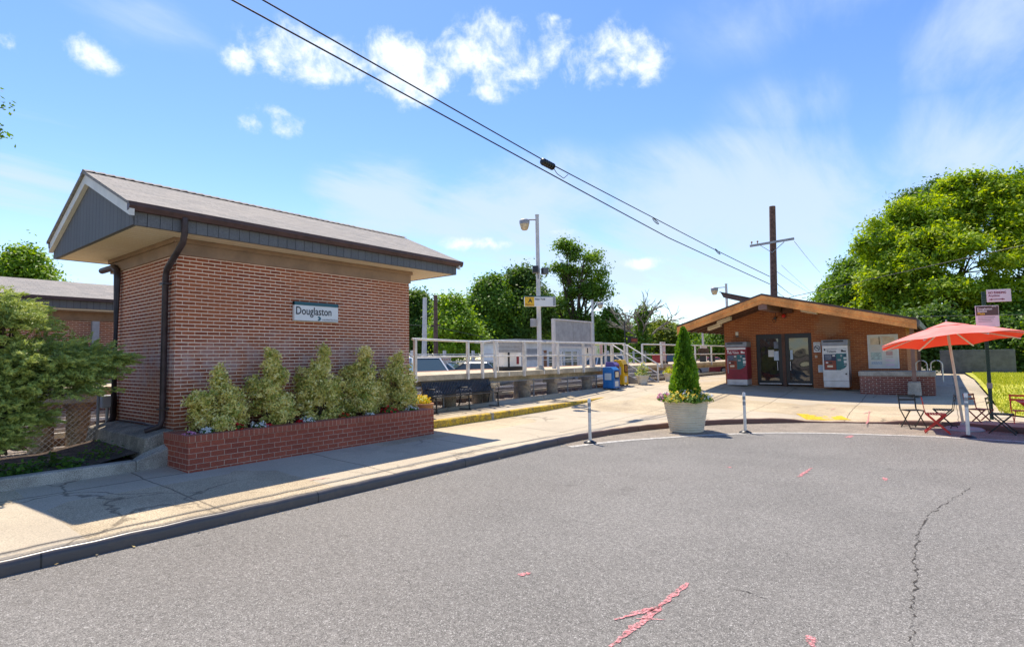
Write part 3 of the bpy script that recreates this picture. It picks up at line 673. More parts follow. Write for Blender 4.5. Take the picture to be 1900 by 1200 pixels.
# raised walk along the railing, yellow-painted edge
mb = MB(); wy = np.linspace(8.0, 18.6, 40)
def wz(y): return .372
def we(y): return -8.78 - .00 * y if y < 15 else -8.78 - .06 * (y - 15)
n = len(wy)
mb.add([(we(y) - .13, y, wz(y)) for y in wy] + [(-10.4, y, wz(y)) for y in wy], [(i, i + 1, n + i + 1, n + i) for i in range(n - 1)])
struct(mb.build('raised_walk', M['pavement']))
mb = MB(); pf = [(0, -1), (0, .10), (-.02, .14), (-.05, .15), (-.13, .15)]; vs = []
for y in wy:
    jx = .012 * math.sin(y * 5.1) + .008 * math.sin(y * 13)
    for a, h in pf: vs.append((we(y) + a + (jx if h < .14 else 0), y, .05 if h == -1 else wz(y) - .15 + h + .003))
k = len(pf); mb.add(vs, [(i * k + j, (i + 1) * k + j, (i + 1) * k + j + 1, i * k + j + 1) for i in range(n - 1) for j in range(k - 1)], True)
struct(mb.build('yellow_kerb', M['yellow_curb'], fixn=False))
mb = MB().box(-9.0, -8.772, 10.35, 10.44, .1, .378); struct(mb.build('kerb_joint', M['concrete']))

rg = np.random.default_rng(12); idx = rg.integers(60, 250, 260); pL = CV[idx] - Nn[idx] * (.03 + .22 * rg.random((260, 1)) ** 2)
o = leafmesh('leaf_litter', np.c_[pL, .012 + .006 * rg.random(260)], np.c_[rg.normal(size=(260, 2)) * .25, np.ones(260)], .03 * (.5 + rg.random(260)), .6, leafmat('dry_leaf', [(.3, .2, .08), (.5, .4, .15), (.35, .3, .2)], 0), None, seed=3); o['kind'] = 'stuff'; tag(o, 'small dry leaves and grit along the kerb', 'leaf litter')
# ------------------------------------------------------------------ brick pavilion on the left
pv = thing('brick_pavilion', 'red brick pavilion with grey shingle gable roof behind the flower planter', 'pavilion', (-10.5, 5.7, .7))
MB().box(-11.7, -9.15, 3.44, 8.07, .3, 3.352).build('wall', M['brick_pav'], pv)
mb = MB().box(-12.02, -9.12, 3.41, 8.1, 3.35, 3.53).box(-12.05, -9.09, 3.38, 8.13, 3.53, 3.6); mb.build('beam', M['brown_trim'], pv)
rp = [(-12.6, 3.905), (-10.6, 4.765), (-8.6, 3.905), (-8.6, 3.865), (-10.6, 4.715), (-12.6, 3.865)]
rf = MB().prism(rp, 'y', 2.6, 9.18).build('roof', M['shingle'], pv)
mb = MB()
rr = random.Random(3)
for i in range(48):                                       # overlapping ridge caps
    y = 2.6 + i * .137; h = .012 + .006 * rr.random()
    mb.add([(-10.73, y, 4.722 + .0), (-10.6, y, 4.78), (-10.47, y, 4.722), (-10.73, y + .15, 4.724 + h), (-10.6, y + .15, 4.78 + h), (-10.47, y + .15, 4.724 + h)], [(0, 1, 4, 3), (1, 2, 5, 4), (3, 4, 1, 0)])
mb.build('ridge_cap', M['shingle'], rf)
for y0, y1 in ((2.70, 2.76), (9.01, 9.07)):
    MB().prism([(-12.57, 3.6), (-8.68, 3.6), (-8.68, 3.86), (-10.62, 4.70), (-12.57, 3.86)], 'y', y0, y1).build('gable', M['siding'], pv)
for ya, yb in ((2.635, 2.698), (9.072, 9.12)):
    mb = MB()
    for sx in (1, -1):
        e = -10.6 + sx * 2.0
        mb.prism([(-10.6, 4.705), (e, 3.86), (e, 3.71), (-10.6, 4.555)], 'y', ya + (.001 if sx < 0 else 0), yb)
    mb.build('rake_board', M['cream'], pv)
for x0, x1 in ((-8.74, -8.68), (-12.57, -12.51)): MB().box(x0, x1, 2.762, 9.008, 3.603, 3.86).build('fascia', M['siding'], pv)
MB().box(-12.5, -8.75, 2.765, 9.005, 3.604, 3.63).build('soffit', M['soffit'], pv)
for s, e in ((1, -8.58), (-1, -12.62)):
    mb = MB().prism([(e - s * .095, 3.885), (e, 3.9), (e, 3.845), (e - s * .03, 3.785), (e - s * .095, 3.785)], 'y', 2.63, 9.2); mb.build('gutter', M['gutter'], pv)
def pipe(pts, w, name, m, par):
    mb = MB(); mb.tube(pts, w, 10); return mb.build(name, m, par)
mb = MB(); mb.tube([(-8.625, 3.34, 3.8), (-8.625, 3.34, 3.56), (-8.69, 3.345, 3.45), (-9.3, 3.365, 3.13), (-9.36, 3.37, 3.02), (-9.36, 3.37, .86), (-9.38, 3.35, .76), (-9.5, 3.2, .69)], .045, 10)
for z in (2.9, 1.0): mb.box(-9.43, -9.29, 3.31, 3.438, z, z + .025)
mb.build('downspout', M['pipe'], pv)
mb = MB(); mb.tube([(-12.3, 3.36, 3.43), (-11.68, 3.37, 3.43), (-11.52, 3.37, 3.36), (-11.5, 3.37, 3.2), (-11.5, 3.37, .8), (-11.53, 3.35, .7), (-11.85, 3.25, .66)], .055, 10); mb.build('downspout', M['pipe'], pv)
mb = MB(); mb.tube([(-11.3, 3.4, .73), (-10.8, 3.4, .745), (-10.2, 3.4, .75), (-9.6, 3.41, .71), (-9.42, 3.41, .74)], .012, 6); mb.build('conduit', M['pipe'], pv)
# concrete footing round the wall base
mb = MB(); mb.prism([(3.44, .72), (3.30, .70), (3.08, .63), (3.03, .3), (3.44, .1)], 'x', -11.75, -9.11)
mb.build('footing', M['concrete_old'], pv, bevel=.02)

sg = thing('station_sign', 'white Douglaston name sign on the brick pavilion wall', 'sign', (-9.13, 5.8, 2.6))
MB().box(-9.149, -9.085, 5.345, 6.245, 2.43, 2.765).build('panel', M['sign_white'], sg, bevel=.004)
MB().box(-9.15, -9.080, 5.345, 6.245, 2.705, 2.768).build('top_band', M['sign_teal'], sg)
MB().box(-9.15, -9.083, 5.338, 6.252, 2.423, 2.4295).build('frame', M['gray_metal'], sg)
text('Douglaston', .2, (-9.085, 5.365, 2.54), (0, 1, 0), M['ink'], sg, bold=.002, fit=.72)
text('Long Island Rail Road', .04, (-9.085, 5.895, 2.452), (0, 1, 0), M['ink_gray'], sg, fit=.33)
mb = MB(); pts = [(5.83 + .045 * math.cos(a), 2.478 + .04 * math.sin(a)) for a in np.linspace(-2.0, 2.0, 16)] + [(5.812, 2.492), (5.835, 2.486), (5.835, 2.47), (5.812, 2.464)]
mb.prism(pts, 'x', -9.085, -9.082); mb.build('emblem', M['sign_teal'], sg)

# brick planter
pt = thing('brick_planter', 'long low red brick planter box against the pavilion wall', 'planter', (-8.7, 5.6, .2))
mb = MB().box(-8.52, -8.28, 3.31, 7.95, .0, .6).box(-9.12, -8.521, 3.31, 3.55, .0, .6).box(-9.12, -8.521, 7.71, 7.95, .0, .6); mb.build('wall', M['brick_plant'], pt)
mb = MB().box(-8.535, -8.272, 3.302, 7.958, .601, .692); mb.box(-9.12, -8.536, 3.302, 3.56, .601, .692).box(-9.12, -8.536, 7.7, 7.958, .601, .692); mb.build('brick_cap', M['brick_cap'], pt, bevel=.006)
MB().box(-9.14, -8.53, 3.55, 7.71, .3, .655).build('soil', M['soil'], pt)

def shrub(px, top, w, label, seed):
    p = xp(px, 760, -8.8); zt = xp(px, top, -8.8).z; y = p.y; x = -8.82; rg = random.Random(seed)
    t = thing('variegated_shrub', label, 'shrub', (x, y, .64), 0, 'variegated shrubs in the brick planter')
    h = zt - .64
    lob = [(x, y, .64 + h * .22, .36, w, h * .27), (x, y + rg.uniform(-.12, .12) * w, .64 + h * .48, .33, w * .95, h * .28)]
    lob += [(x, y + w * s, .64 + h * f, .055, .06, h * .19) for s, f in ((rg.uniform(-.45, .45), .78), (rg.uniform(-.2, .2), .83), (rg.uniform(-.25, .25), .8), (rg.uniform(-.8, .8), .58), (rg.uniform(-.8, .8), .55))]
    P, N, sz, rnd = crown(lob, 520, 30, .05, .075, seed, up=.5, inner=.3, jit=.8, sub=12, full=True, srr=(.32, .2))
    ok = P[:, 2] > .645; P, N, sz, rnd = P[ok], N[ok], sz[ok], rnd[ok]
    P[:, 0] = np.where(P[:, 0] < -9.13, -9.13 + .02 * np.random.default_rng(seed).random(len(P)), P[:, 0])
    mb = MB()
    for k in range(9):
        l = lob[k % len(lob)]; mb.tube([(x + rg.uniform(-.04, .04), y + rg.uniform(-.05, .05), .6), (l[0], (y + l[1]) / 2 + rg.uniform(-.1, .1), (.64 + l[2]) / 2), (l[0] + rg.uniform(-.05, .05), l[1], l[2] + l[5] * .6)], [.014, .009, .003], 5)
    mb.build('stem', M['bark'], t, fixn=False)
    leafmesh('foliage', P, N, sz, .5, L['euonymus'], t, rnd * .8 + .05 + .4 * np.random.default_rng(seed).random(len(P)), seed=seed)
for a in ((404, 684, .37, 'broad low variegated shrub at the left end of the planter', 11), (505, 650, .35, 'upright variegated shrub second from the left in the planter', 12), (597, 640, .36, 'tallest variegated shrub under the white name sign', 13),
          (674, 643, .37, 'variegated shrub with one thin leader right of the name sign', 14), (738, 655, .39, 'variegated shrub at the right end of the planter by the red flowers', 15)): shrub(*a)
def flowers(px, py, r, fl, label, seed, X=-8.5, Z=.66, nf=24, nl=130, fs=.036, grp='bedding flowers in the brick planter', name='bedding_flower', base=None, spike=0, green='bed'):
    c = base if base else xp(px, py, X); c = Vector((c[0], c[1], Z)); rg = np.random.default_rng(seed)
    t = thing(name, label, 'flowers', c, 0, grp)
    d = unit(rg, nl); d[:, 2] = np.abs(d[:, 2]); P = np.array(c) + d * np.array([r, r, r * .8]) * rg.random((nl, 1)) ** .5
    leafmesh('foliage', P, d + rg.normal(size=(nl, 3)) * .4 + [0, 0, .4], .07 * (r / .14) ** .5 * (.7 + .6 * rg.random(nl)), .6, L[green], t, seed=seed)
    d = unit(rg, nf); d[:, 2] = np.abs(d[:, 2]) * .9 + .1; ctr = np.array(c) + d * np.array([r, r, r * .95 + spike]) * (.85 + .3 * rg.random((nf, 1)))
    k = 6; P = np.repeat(ctr, k, axis=0) + rg.normal(size=(nf * k, 3)) * fs * .28
    leafmesh('blossom', P, np.repeat(d, k, axis=0) + rg.normal(size=(nf * k, 3)) * .5, fs * (.6 + .5 * rg.random(nf * k)), .8, L[fl], t, seed=seed + 1)
for a in ((352, 800, .07, 'fl_pink', 'pink petunias at the left corner of the planter', 21), (386, 793, .11, 'fl_white', 'white begonias beside the pink petunias', 22), (437, 782, .13, 'fl_red', 'red begonias below the first shrub', 23), (480, 775, .12, 'fl_white', 'white begonias between the first two shrubs', 24),
          (497, 778, .06, 'fl_red', 'small red begonia under the second shrub', 25), (556, 768, .06, 'fl_red', 'small red begonia left of the white patch by the third shrub', 29), (571, 765, .12, 'fl_white', 'white begonias below the third shrub', 26), (640, 757, .1, 'fl_orange', 'orange red begonias between the third and fourth shrubs', 27),
          (724, 745, .16, 'fl_red', 'large deep red salvia clump near the right end of the planter', 28), (765, 745, .13, 'fl_white', 'white begonias at the right corner of the planter', 30), (686, 750, .08, 'fl_white', 'few pale begonias under the fourth shrub', 33)):
    flowers(*a)

# planting bed left of the pavilion
struct(MB().box(-11.2, -9.06, -6, 3.03, .05, .33).add([(-11.2, 2.3, .331), (-9.1, 2.3, .331), (-9.3, 3.04, .42), (-11.2, 3.04, .46)], [(0, 1, 2, 3)]).build('planting_soil', M['soil']))
bd = MB().box(-9.09, -8.91, -6, 2.9, .02, .36); bd.add([(-9.09, 2.9, .36), (-8.91, 2.9, .36), (-8.91, 2.9, .1), (-9.09, 2.9, .1), (-9.25, 3.4, .6), (-8.97, 3.38, .5), (-8.97, 3.38, .1), (-9.25, 3.4, .1)], [(0, 1, 5, 4), (1, 2, 6, 5), (0, 3, 2, 1), (4, 7, 3, 0)])
single(bd, 'bed_kerb', M['concrete'], 'low concrete kerb edging the planting bed below the juniper', 'kerb', (-8.9, 0, .15), bevel=.02)

def juniper():
    base = (-9.95, 1.75, .3)
    t = thing('juniper', 'large feathery green juniper overhanging the planting bed at left', 'shrub', base)
    rg = np.random.default_rng(77); mb = MB()
    mb.tube([(-9.95, 1.3, .2), (-9.98, 1.4, .7), (-9.9, 1.6, 1.3), (-10.0, 1.7, 2.1)], [.07, .055, .045, .02], 8)
    ends = []; 
    lob = [(-10.0, 1.3, 2.35, .75, .6, .5), (-9.7, 1.55, 1.0, .5, .45, .42), (-9.6, 1.25, .75, .4, .5, .4), (-9.75, 2.1, 1.55, .6, .6, .42), (-10.1, 1.45, 2.3, .75, .6, .42), (-10.0, 1.0, 2.0, .8, .7, .55), (-9.8, 1.9, 1.75, .8, .55, .4), (-9.9, 2.35, 1.62, .65, .5, .3), (-9.75, 1.9, 1.35, .7, .7, .35), (-9.75, 1.25, 1.25, .6, .7, .45), (-9.75, .9, .75, .5, .55, .4), (-9.95, 2.55, 1.75, .35, .42, .18), (-9.9, .4, 1.6, .8, .8, 1.0)]
    PP = []; NN = []; AA = []; SS = []; RR = []
    for k in range(2300):
        l = lob[rg.integers(len(lob))] if k > 300 else lob[k % len(lob)]
        d = unit(rg, 1)[0]; d[2] = abs(d[2]) * .9 - .22; q = np.array(l[:3]) + d * np.array(l[3:]) * (.55 + .45 * rg.random())
        dirv = d * np.array([1, 1, .45]) + np.array([.35, .5, .22]) * .7 + rg.normal(size=3) * .25; dirv /= np.linalg.norm(dirv)
        Ls = .2 + .22 * rg.random(); n = 66; s = rg.random(n) ** .8; width = .085 * (1 - s) + .012
        side = np.cross(dirv, [0, 0, 1]); side /= np.linalg.norm(side); upv = np.cross(side, dirv)
        sg_ = rg.uniform(-1, 1, n); ax = q + dirv * (s * Ls)[:, None] - np.array([0, 0, 1]) * (.22 * Ls * (s - .3) ** 2)[:, None]
        P = ax + side * (sg_ * width)[:, None] + upv * (rg.normal(size=n) * width * .3)[:, None]
        PP.append(P); AA.append(dirv * .8 + side * sg_[:, None] * .8 + rg.normal(size=(n, 3)) * .2); NN.append(upv * .5 + np.array([.5, -.5, .3]) * .5 + rg.normal(size=(n, 3)) * .6); SS.append(.036 + .04 * rg.random(n))
        RR.append(np.clip(.15 + .5 * s + .25 * rg.random() + .12 * rg.random(n), 0, 1))
        if k % 9 == 0: mb.tube([(-9.93 + rg.normal() * .03, 1.65 + rg.normal() * .05, min(q[2], .5 + 1.3 * rg.random())), tuple((q + np.array([-9.93, 1.65, q[2]])) / 2 - [0, 0, .06]), tuple(q + dirv * Ls * .6)], [.02, .012, .003], 5)
    mb.build('trunk', M['bark'], t, fixn=False)
    leafmesh('foliage', np.vstack(PP), np.vstack(NN), np.concatenate(SS), .27, L['juniper'], t, np.concatenate(RR), np.vstack(AA), 5)
juniper()
for i, (px, py, r, lab) in enumerate(((55, 850, .2, 'leafy weed at the left of the planting bed'), (135, 848, .17, 'bright green leafy weed at the kerb in the middle of the bed'), (190, 830, .32, 'dark low bush in the bed beside the concrete footing'), (95, 825, .2, 'dark leafy plant under the juniper'), (15, 862, .18, 'yellowish green weed at the photo left edge of the bed'))):
    rg = np.random.default_rng(40 + i); X = -9.3 - (.35 if py < 845 else 0); c = xp(px, py + 14, X); c.z = .33
    t = thing('bed_plant', lab, 'plant', c, 0, 'small plants in the planting bed')
    n = 260 if r > .3 else 120; d = unit(rg, n); d[:, 2] = abs(d[:, 2]); P = np.array(c) + d * np.array([r, r, r * .95]) * rg.random((n, 1)) ** .6
    leafmesh('foliage', P, d * .5 + [0, 0, .6] + rg.normal(size=(n, 3)) * .5, (.06 if i != 2 else .045) * (.6 + .8 * rg.random(n)), .7, L['bed' if i in (0, 1, 4) else 'dark'], t, rg.random(n) * (1 if i in (0, 1, 4) else .8), seed=i)
eb = thing('meter_box', 'grey electrical box on a conduit left of the pavilion wall', 'electrical box', (-11.75, 3.3, .9))
MB().box(-11.72, -11.5, 3.2, 3.4, .95, 1.16).build('box', M['gray_metal'], eb, bevel=.01)
MB().tube([(-11.58, 3.3, .6), (-11.58, 3.3, .95)], .025, 8).build('conduit', M['gray_metal'], eb)
MB().box(-11.499, -11.492, 3.215, 3.385, .965, 1.145).build('lid', M['lamp_gray'], eb)

# ------------------------------------------------------------------ platform, pillars, railings, tracks
single(MB().box(-13.6, -12.05, -30, 8.5, 1.02, 1.3), 'platform_deck', M['concrete_deck'], 'concrete platform deck running behind the brick pavilion', 'platform', (-12.8, 0, 1.1), bevel=.02)
dk = thing('platform_deck', 'raised concrete platform deck with railings between pavilion and station', 'platform', (-12, 20, 1.1))
MB().box(-13.6, -10.3, 8.505, 20.62, 1.15, 1.3).box(-13.6, -10.95, 20.62, 22.05, 1.15, 1.3).box(-13.6, -10.3, 22.05, 60, 1.15, 1.3).build('slab', M['concrete_deck'], dk, bevel=.015)
MB().box(-13.55, -10.62, 8.6, 59.9, 1.0, 1.149).build('beam', M['concrete_deck'], dk)
MB().box(-13.55, -13.0, 8.6, 59.9, 1.3, 1.306).build('warning_strip', M['terracotta'], dk)
for y in np.arange(9.3, 20.5, 1.83): MB().box(-10.299, -10.285, y, y + .05, 1.165, 1.285).build('bracket', M['alu'], dk)
def pillar(x, y, lab, grp='concrete pillars under the platform', h=1.15, base=.1):
    t = MB(); t.tube([(x, y, base), (x, y, h - .14)], .19, 16); t.box(x - .24, x + .24, y - .21, y + .21, h - .14, h)
    single(t, 'platform_pillar', M['pillar'], lab, 'pillar', (x, y, base), grp)
pillar(-10.55, 12.35, 'concrete pillar to the right of the black bench', h=1.0)
pillar(-10.75, 10.9, 'concrete pillar standing behind the black bench', h=1.0)
pillar(-10.6, 14.15, 'second concrete pillar to the right of the bench', h=1.0)
pillar(-10.6, 15.7, 'third concrete pillar to the right of the bench', h=1.0)
pillar(-10.6, 18.0, 'concrete pillar just left of the blue news box', h=1.0)
for y in (10.2, 12.4, 14.8, 17.2, 19.6): pillar(-13.2, y, 'rear concrete pillar under the track side of the platform', 'rear platform pillars', h=1.0)
pillar(-13.2, 2.75, 'concrete pillar seen below the juniper, the left one', h=1.02); pillar(-13.2, 3.3, 'concrete pillar seen below the juniper, nearer the brick wall', h=1.02)

def railing(segs, lab, grp='white pipe railings', H=.9, mids=(.45,), posts=None, r=.026, z0=1.3, m='alu', dip=None):
    p0 = Vector(segs[0]); t = thing('railing', lab, 'railing', (p0.x, p0.y, z0), 0, grp)
    mb = MB(); mb.tube([(x, y, z0 + H + (dip(y) if dip else 0)) for x, y in segs], r * 1.1, 8); mb.build('top_rail', M[m], t)
    for h in mids: mb = MB(); mb.tube([(x, y, z0 + h) for x, y in segs], r * .8, 8); mb.build('mid_rail', M[m], t)
    for x, y in posts: mb = MB(); mb.box(x - .035, x + .035, y - .035, y + .035, z0 - .16, z0 + H + (dip(y) if dip else 0)); mb.build('post', M[m], t)
ys = [9.15, 9.22, 11.3, 11.6, 11.85, 12.2, 12.6, 14, 16, 18, 20.55]
railing([(-10.27, y) for y in ys], 'long pipe railing above the black bench, bent where the deck shifts', H=.9, mids=(.46,), posts=[(-10.27, y) for y in (9.25, 11.15, 11.75, 12.3, 13.7, 15.6, 17.25, 18.9, 20.5)], dip=lambda y: -.035 if 11 < y < 12.0 else 0)
railing([(-10.27, y) for y in (22.12, 24, 30, 40, 58)], 'pipe railing right of the platform stairs behind the small tree', posts=[(-10.27, y) for y in (22.15, 24.2, 26.3, 28.5, 31, 34, 37, 40, 44, 48)])
railing([(-10.9, y) for y in (19.0, 20.6)], 'short inner pipe railing at the head of the stairs', posts=[(-10.9, 19.1), (-10.9, 20.55)])
# stairs
st = thing('platform_stairs', 'grey metal stairs with sloping handrails climbing to the platform', 'stairs', (-9.9, 21.3, .4))
mb = MB(); nst = 6; x0, z0 = -9.45, .38
for i in range(nst):
    z = z0 + (1.3 - z0) * (i + 1) / nst; x = x0 - i * .27; mb.box(x - .3, x, 20.72, 21.96, z - .045, z); mb.box(x - .285, x - .265, 20.72, 21.96, z, z + .11 if i < nst - 1 else z + .001)
mb.build('tread', M['lamp_gray'], st)
for y in (20.66, 22.0):
    MB().prism([(-9.42, .36), (-9.42, .56), (-11.05, 1.34), (-11.05, 1.1), (-9.7, .36)], 'y', y - .02, y + .02).build('stringer', M['lamp_gray'], st)
    mb = MB(); mb.tube([(-11.1, y, 2.18), (-10.9, y, 2.18), (-9.5, y, 1.34), (-9.42, y, 1.22)], .026, 8); mb.tube([(-10.95, y, 1.8), (-9.5, y, .95)], .02, 8)
    mb.box(-9.55, -9.49, y - .03, y + .03, .45, 1.34); mb.box(-10.93, -10.87, y - .03, y + .03, 1.25, 2.18); mb.build('handrail', M['alu'], st)

# chain link in front of the pillars
def chain(name, lab, X, y0, y1, z0, z1, s=.085):
    t = thing(name, lab, 'fence', (X, y0, z0)); mb = MB(); W_ = y1 - y0; H_ = z1 - z0; k = -H_
    while k < W_:
        for sg2 in (1, -1):
            a = max(k, 0); b_ = min(k + H_, W_)
            if b_ > a:
                za = a - k; zb = b_ - k
                p, q = (y0 + a, y0 + b_) if sg2 > 0 else (y1 - a, y1 - b_)
                xx = X + .002 * sg2; mb.add([(xx - .003, p - .003, z0 + za), (xx - .003, p + .003, z0 + za), (xx + .004, p, z0 + za), (xx - .003, q - .003, z0 + zb), (xx - .003, q + .003, z0 + zb), (xx + .004, q, z0 + zb)], [(0, 1, 4, 3), (1, 2, 5, 4), (2, 0, 3, 5)])
        k += s
    mb.build('mesh', M['gray_metal'], t)
    for y in np.arange(y0, y1 + .1, (y1 - y0) / max(1, round((y1 - y0) / 2.2))): MB().tube([(X - .03, y, z0 - .25), (X - .03, y, z1 + .03)], .022, 7).build('post', M['gray_metal'], t)
    MB().tube([(X - .01, y0, z1), (X - .01, y1, z1 - .02)], .014, 6).build('top_wire', M['gray_metal'], t)
chain('chain_link_fence', 'rusty chain link fence along the walk in front of the platform pillars', -10.33, 8.3, 18.3, .38, 1.02)
chain('chain_link_fence', 'chain link fence behind the planting bed under the juniper', -11.3, -1.0, 3.1, .2, 1.3)

def track(x, lab):
    t = thing('railway_track', lab, 'railway track', (x, 20, .12), 0, 'railway tracks beside the platform')
    for dx in (-.64, .64):
        MB().box(x + dx - .06, x + dx + .06, -25, 70, .27, .285).box(x + dx - .012, x + dx + .012, -25, 70, .285, .37).box(x + dx - .034, x + dx + .034, -25, 70, .37, .41).build('rail', M['rail_steel'], t)
    mb = MB()
    for k in range(170): mb.box(x - 1.15, x + 1.15, -25 + k * .55, -25 + k * .55 + .22, .1, .268)
    o = mb.build('sleepers', M['tie'], t); o['kind'] = 'stuff'
    MB().box(x + 1.35, x + 1.42, -25, 70, .3, .4).build('third_rail', M['cream'], t)
track(-14.9, 'railway track nearest the platform, seen under the deck'); track(-17.9, 'far railway track beside the car park fence')

# ------------------------------------------------------------------ station building
SY = 22.0; FY = 19.85
sb = thing('station_house', 'low brick station house with wide overhanging wooden gable roof', 'station building', (-3.9, 22, .58))
def rz_l(x): return 3.74 - .3165 * (-4.83 - x)     # roof top left slope
def rz_r(x): return 3.74 - .2536 * (x + 4.83)
zu = lambda x: (rz_l(x) if x < -4.83 else rz_r(x)) - .12
mb = MB()
# front wall in pieces round the two doors
DZ = 2.43; D1 = (-5.62, -4.74); D2 = (-4.63, -3.76)
mb.prism([(-6.77, .3), (D1[0], .3), (D1[0], DZ), (D2[1], DZ), (D2[1], .3), (-1.02, .3), (-1.02, zu(-1.02)), (-4.83, zu(-4.83)), (-6.77, zu(-6.77))], 'y', SY, SY + .2)
mb.box(-6.77, -6.57, SY + .201, 33, .3, zu(-6.77)).box(-1.22, -1.02, SY + .201, 33, .3, zu(-1.02)).box(-6.568, -1.222, 32.8, 33, .3, 2.6)
mb.build('wall', M['brick_sta'], sb)
MB().box(D1[1], D2[0], SY + .02, SY + .16, .4, DZ).build('mullion', M['wood_dark'], sb)
MB().box(-6.5, -1.25, SY + .3, SY + .32, .4, 2.6).build('interior_wall', M['wood_dark'], sb)
for x0, x1 in (D1, D2):
    d = MB(); d.box(x0, x0 + .12, SY + .05, SY + .13, .59, DZ).box(x1 - .12, x1, SY + .05, SY + .13, .59, DZ).box(x0 + .12, x1 - .12, SY + .05, SY + .13, DZ - .17, DZ).box(x0 + .12, x1 - .12, SY + .05, SY + .13, .59, .73)
    do = d.build('door', M['black'], sb)
    MB().box(x0 + .12, x1 - .12, SY + .08, SY + .1, .73, DZ - .17).build('glass', M['glass_dark'], do)
    MB().box(x0 + .06, x1 - .06, SY + .03, SY + .049, .595, .63).build('kick_plate', M['tvm_silver'], do)
    hx = x1 - .16 if x0 < -5 else x0 + .16
    MB().tube([(hx, SY + .0, 1.42), (hx, SY + .0, 1.1)], .014, 8).build('handle', M['tvm_silver'], do)
for x, z, w, h, m in ((-5.12, 1.72, .2, .25, 'paper'), (-4.93, 1.63, .2, .34, 'paper_blue'), (-4.93, 2.02, .18, .26, 'screen'), (-4.44, 1.66, .09, .34, 'paper_blue')):
    MB().box(x - w / 2, x + w / 2, SY + .074, SY + .0795, z - h / 2, z + h / 2).build('notice', M[m], sb)
# roof: two slopes, dark top, wooden fascia in two steps, joists underneath
BK = 33.3
for nm, e, f in (('roof', -7.82, rz_l), ('roof', -.64, rz_r)):
    z = f(e); s = 1 if e > -4 else -1
    MB().prism([(-4.83, 3.74), (e, z), (e, z - .06), (-4.83, 3.68)], 'y', FY + (.0 if s > 0 else .001), BK).build(nm, M['roof_dark'], sb)
    MB().prism([(-4.83, 3.679), (e + s * -.02, z - .061), (e + s * -.02, z - .12), (-4.83, 3.62)], 'y', FY + .06, BK - .05).build('roof_boarding', M['wood_dark'], sb)
    e2 = e - s * .01
    MB().prism([(-4.83, 3.676), (e2, z - .064), (e2, z - .19), (-4.83, 3.55)], 'y', FY + .008, FY + .055).build('upper_fascia', M['wood_fascia'], sb)
    MB().prism([(-4.83, 3.549), (e2, z - .191), (e2, z - .33), (-4.83, 3.40)], 'y', FY + .03, FY + .075).build('lower_fascia', M['wood_fascia'], sb)
    for k in range(17):
        y = FY + .55 + k * .72
        a = -4.83 + s * .16 if y > SY - .1 else -4.83 + s * .16
        MB().prism([(a, f(a) - .121), (e - s * .06, f(e - s * .06) - .121), (e - s * .06, f(e - s * .06) - .25), (a, f(a) - .25)], 'y', y, y + .07).build('joist', M['wood_dark'], sb)
MB().box(-4.97, -4.69, FY + .077, 33, 3.2, 3.54).build('ridge_beam', M['beam_brown'], sb)
MB().box(-7.85, -7.78, FY + .1, BK - .1, rz_l(-7.82) - .2, rz_l(-7.82) - .03).build('gutter', M['dark_gray'], sb)
MB().box(-.66, -.58, FY + .1, BK - .1, rz_r(-.64) - .24, rz_r(-.64) - .05).build('gutter', M['dark_gray'], sb)
for x, y in ((-6.35, 20.6), (-6.9, 21.2), (-3.55, 20.5)):
    f = rz_l if x < -4.83 else rz_r; mb = MB(); mb.prism([(x - .24, f(x - .24) - .252), (x + .24, f(x + .24) - .252), (x + .24, f(x + .24) - .38), (x - .24, f(x - .24) - .38)], 'y', y, y + .22)
    mb.build('soffit_light', M['tan_fixture'], sb, bevel=.008)
for y in (20.0, 25.5, 31):
    MB().box(-7.76, -7.58, y, y + .14, .3, rz_l(-7.7) - .12).build('canopy_post', M['dark_gray'], sb, bevel=.006)
cp = MB().box(-.86, -.76, 20.5, 20.6, .8, rz_r(-.81) - .12).build('canopy_post', M['beam_brown'], sb)
MB().prism([(-.99, .4), (-.65, .4), (-.67, .8), (-.97, .8)], 'y', 20.38, 20.72).build('concrete_foot', M['concrete'], cp, bevel=.02)
MB().box(-.9, -.8, 26.2, 26.3, .5, rz_r(-.85) - .12).build('canopy_post', M['beam_brown'], sb)
# higher roof behind, over the platform side
rb = thing('platform_canopy_roof', 'dark brown canopy roof edge rising behind the station gable at left', 'roof', (-7, 34, 4.8))
MB().prism([(-9.35, 5.03), (-4.2, 3.55), (-4.2, 3.3), (-9.2, 4.73)], 'y', 30, 46).build('roof_slab', M['roof_dark'], rb)
MB().prism([(-9.38, 5.055), (-4.2, 3.57), (-4.2, 3.53), (-9.38, 5.01)], 'y', 29.96, 29.999).build('edge_trim', M['black'], rb)
for x, y in ((-7.2, 31), (-7.2, 38), (-3.5, 38)): MB().box(x - .1, x + .1, y - .1, y + .1, .5, 3.9 if x < -5 else 3.2).build('post', M['wood_dark'], rb)

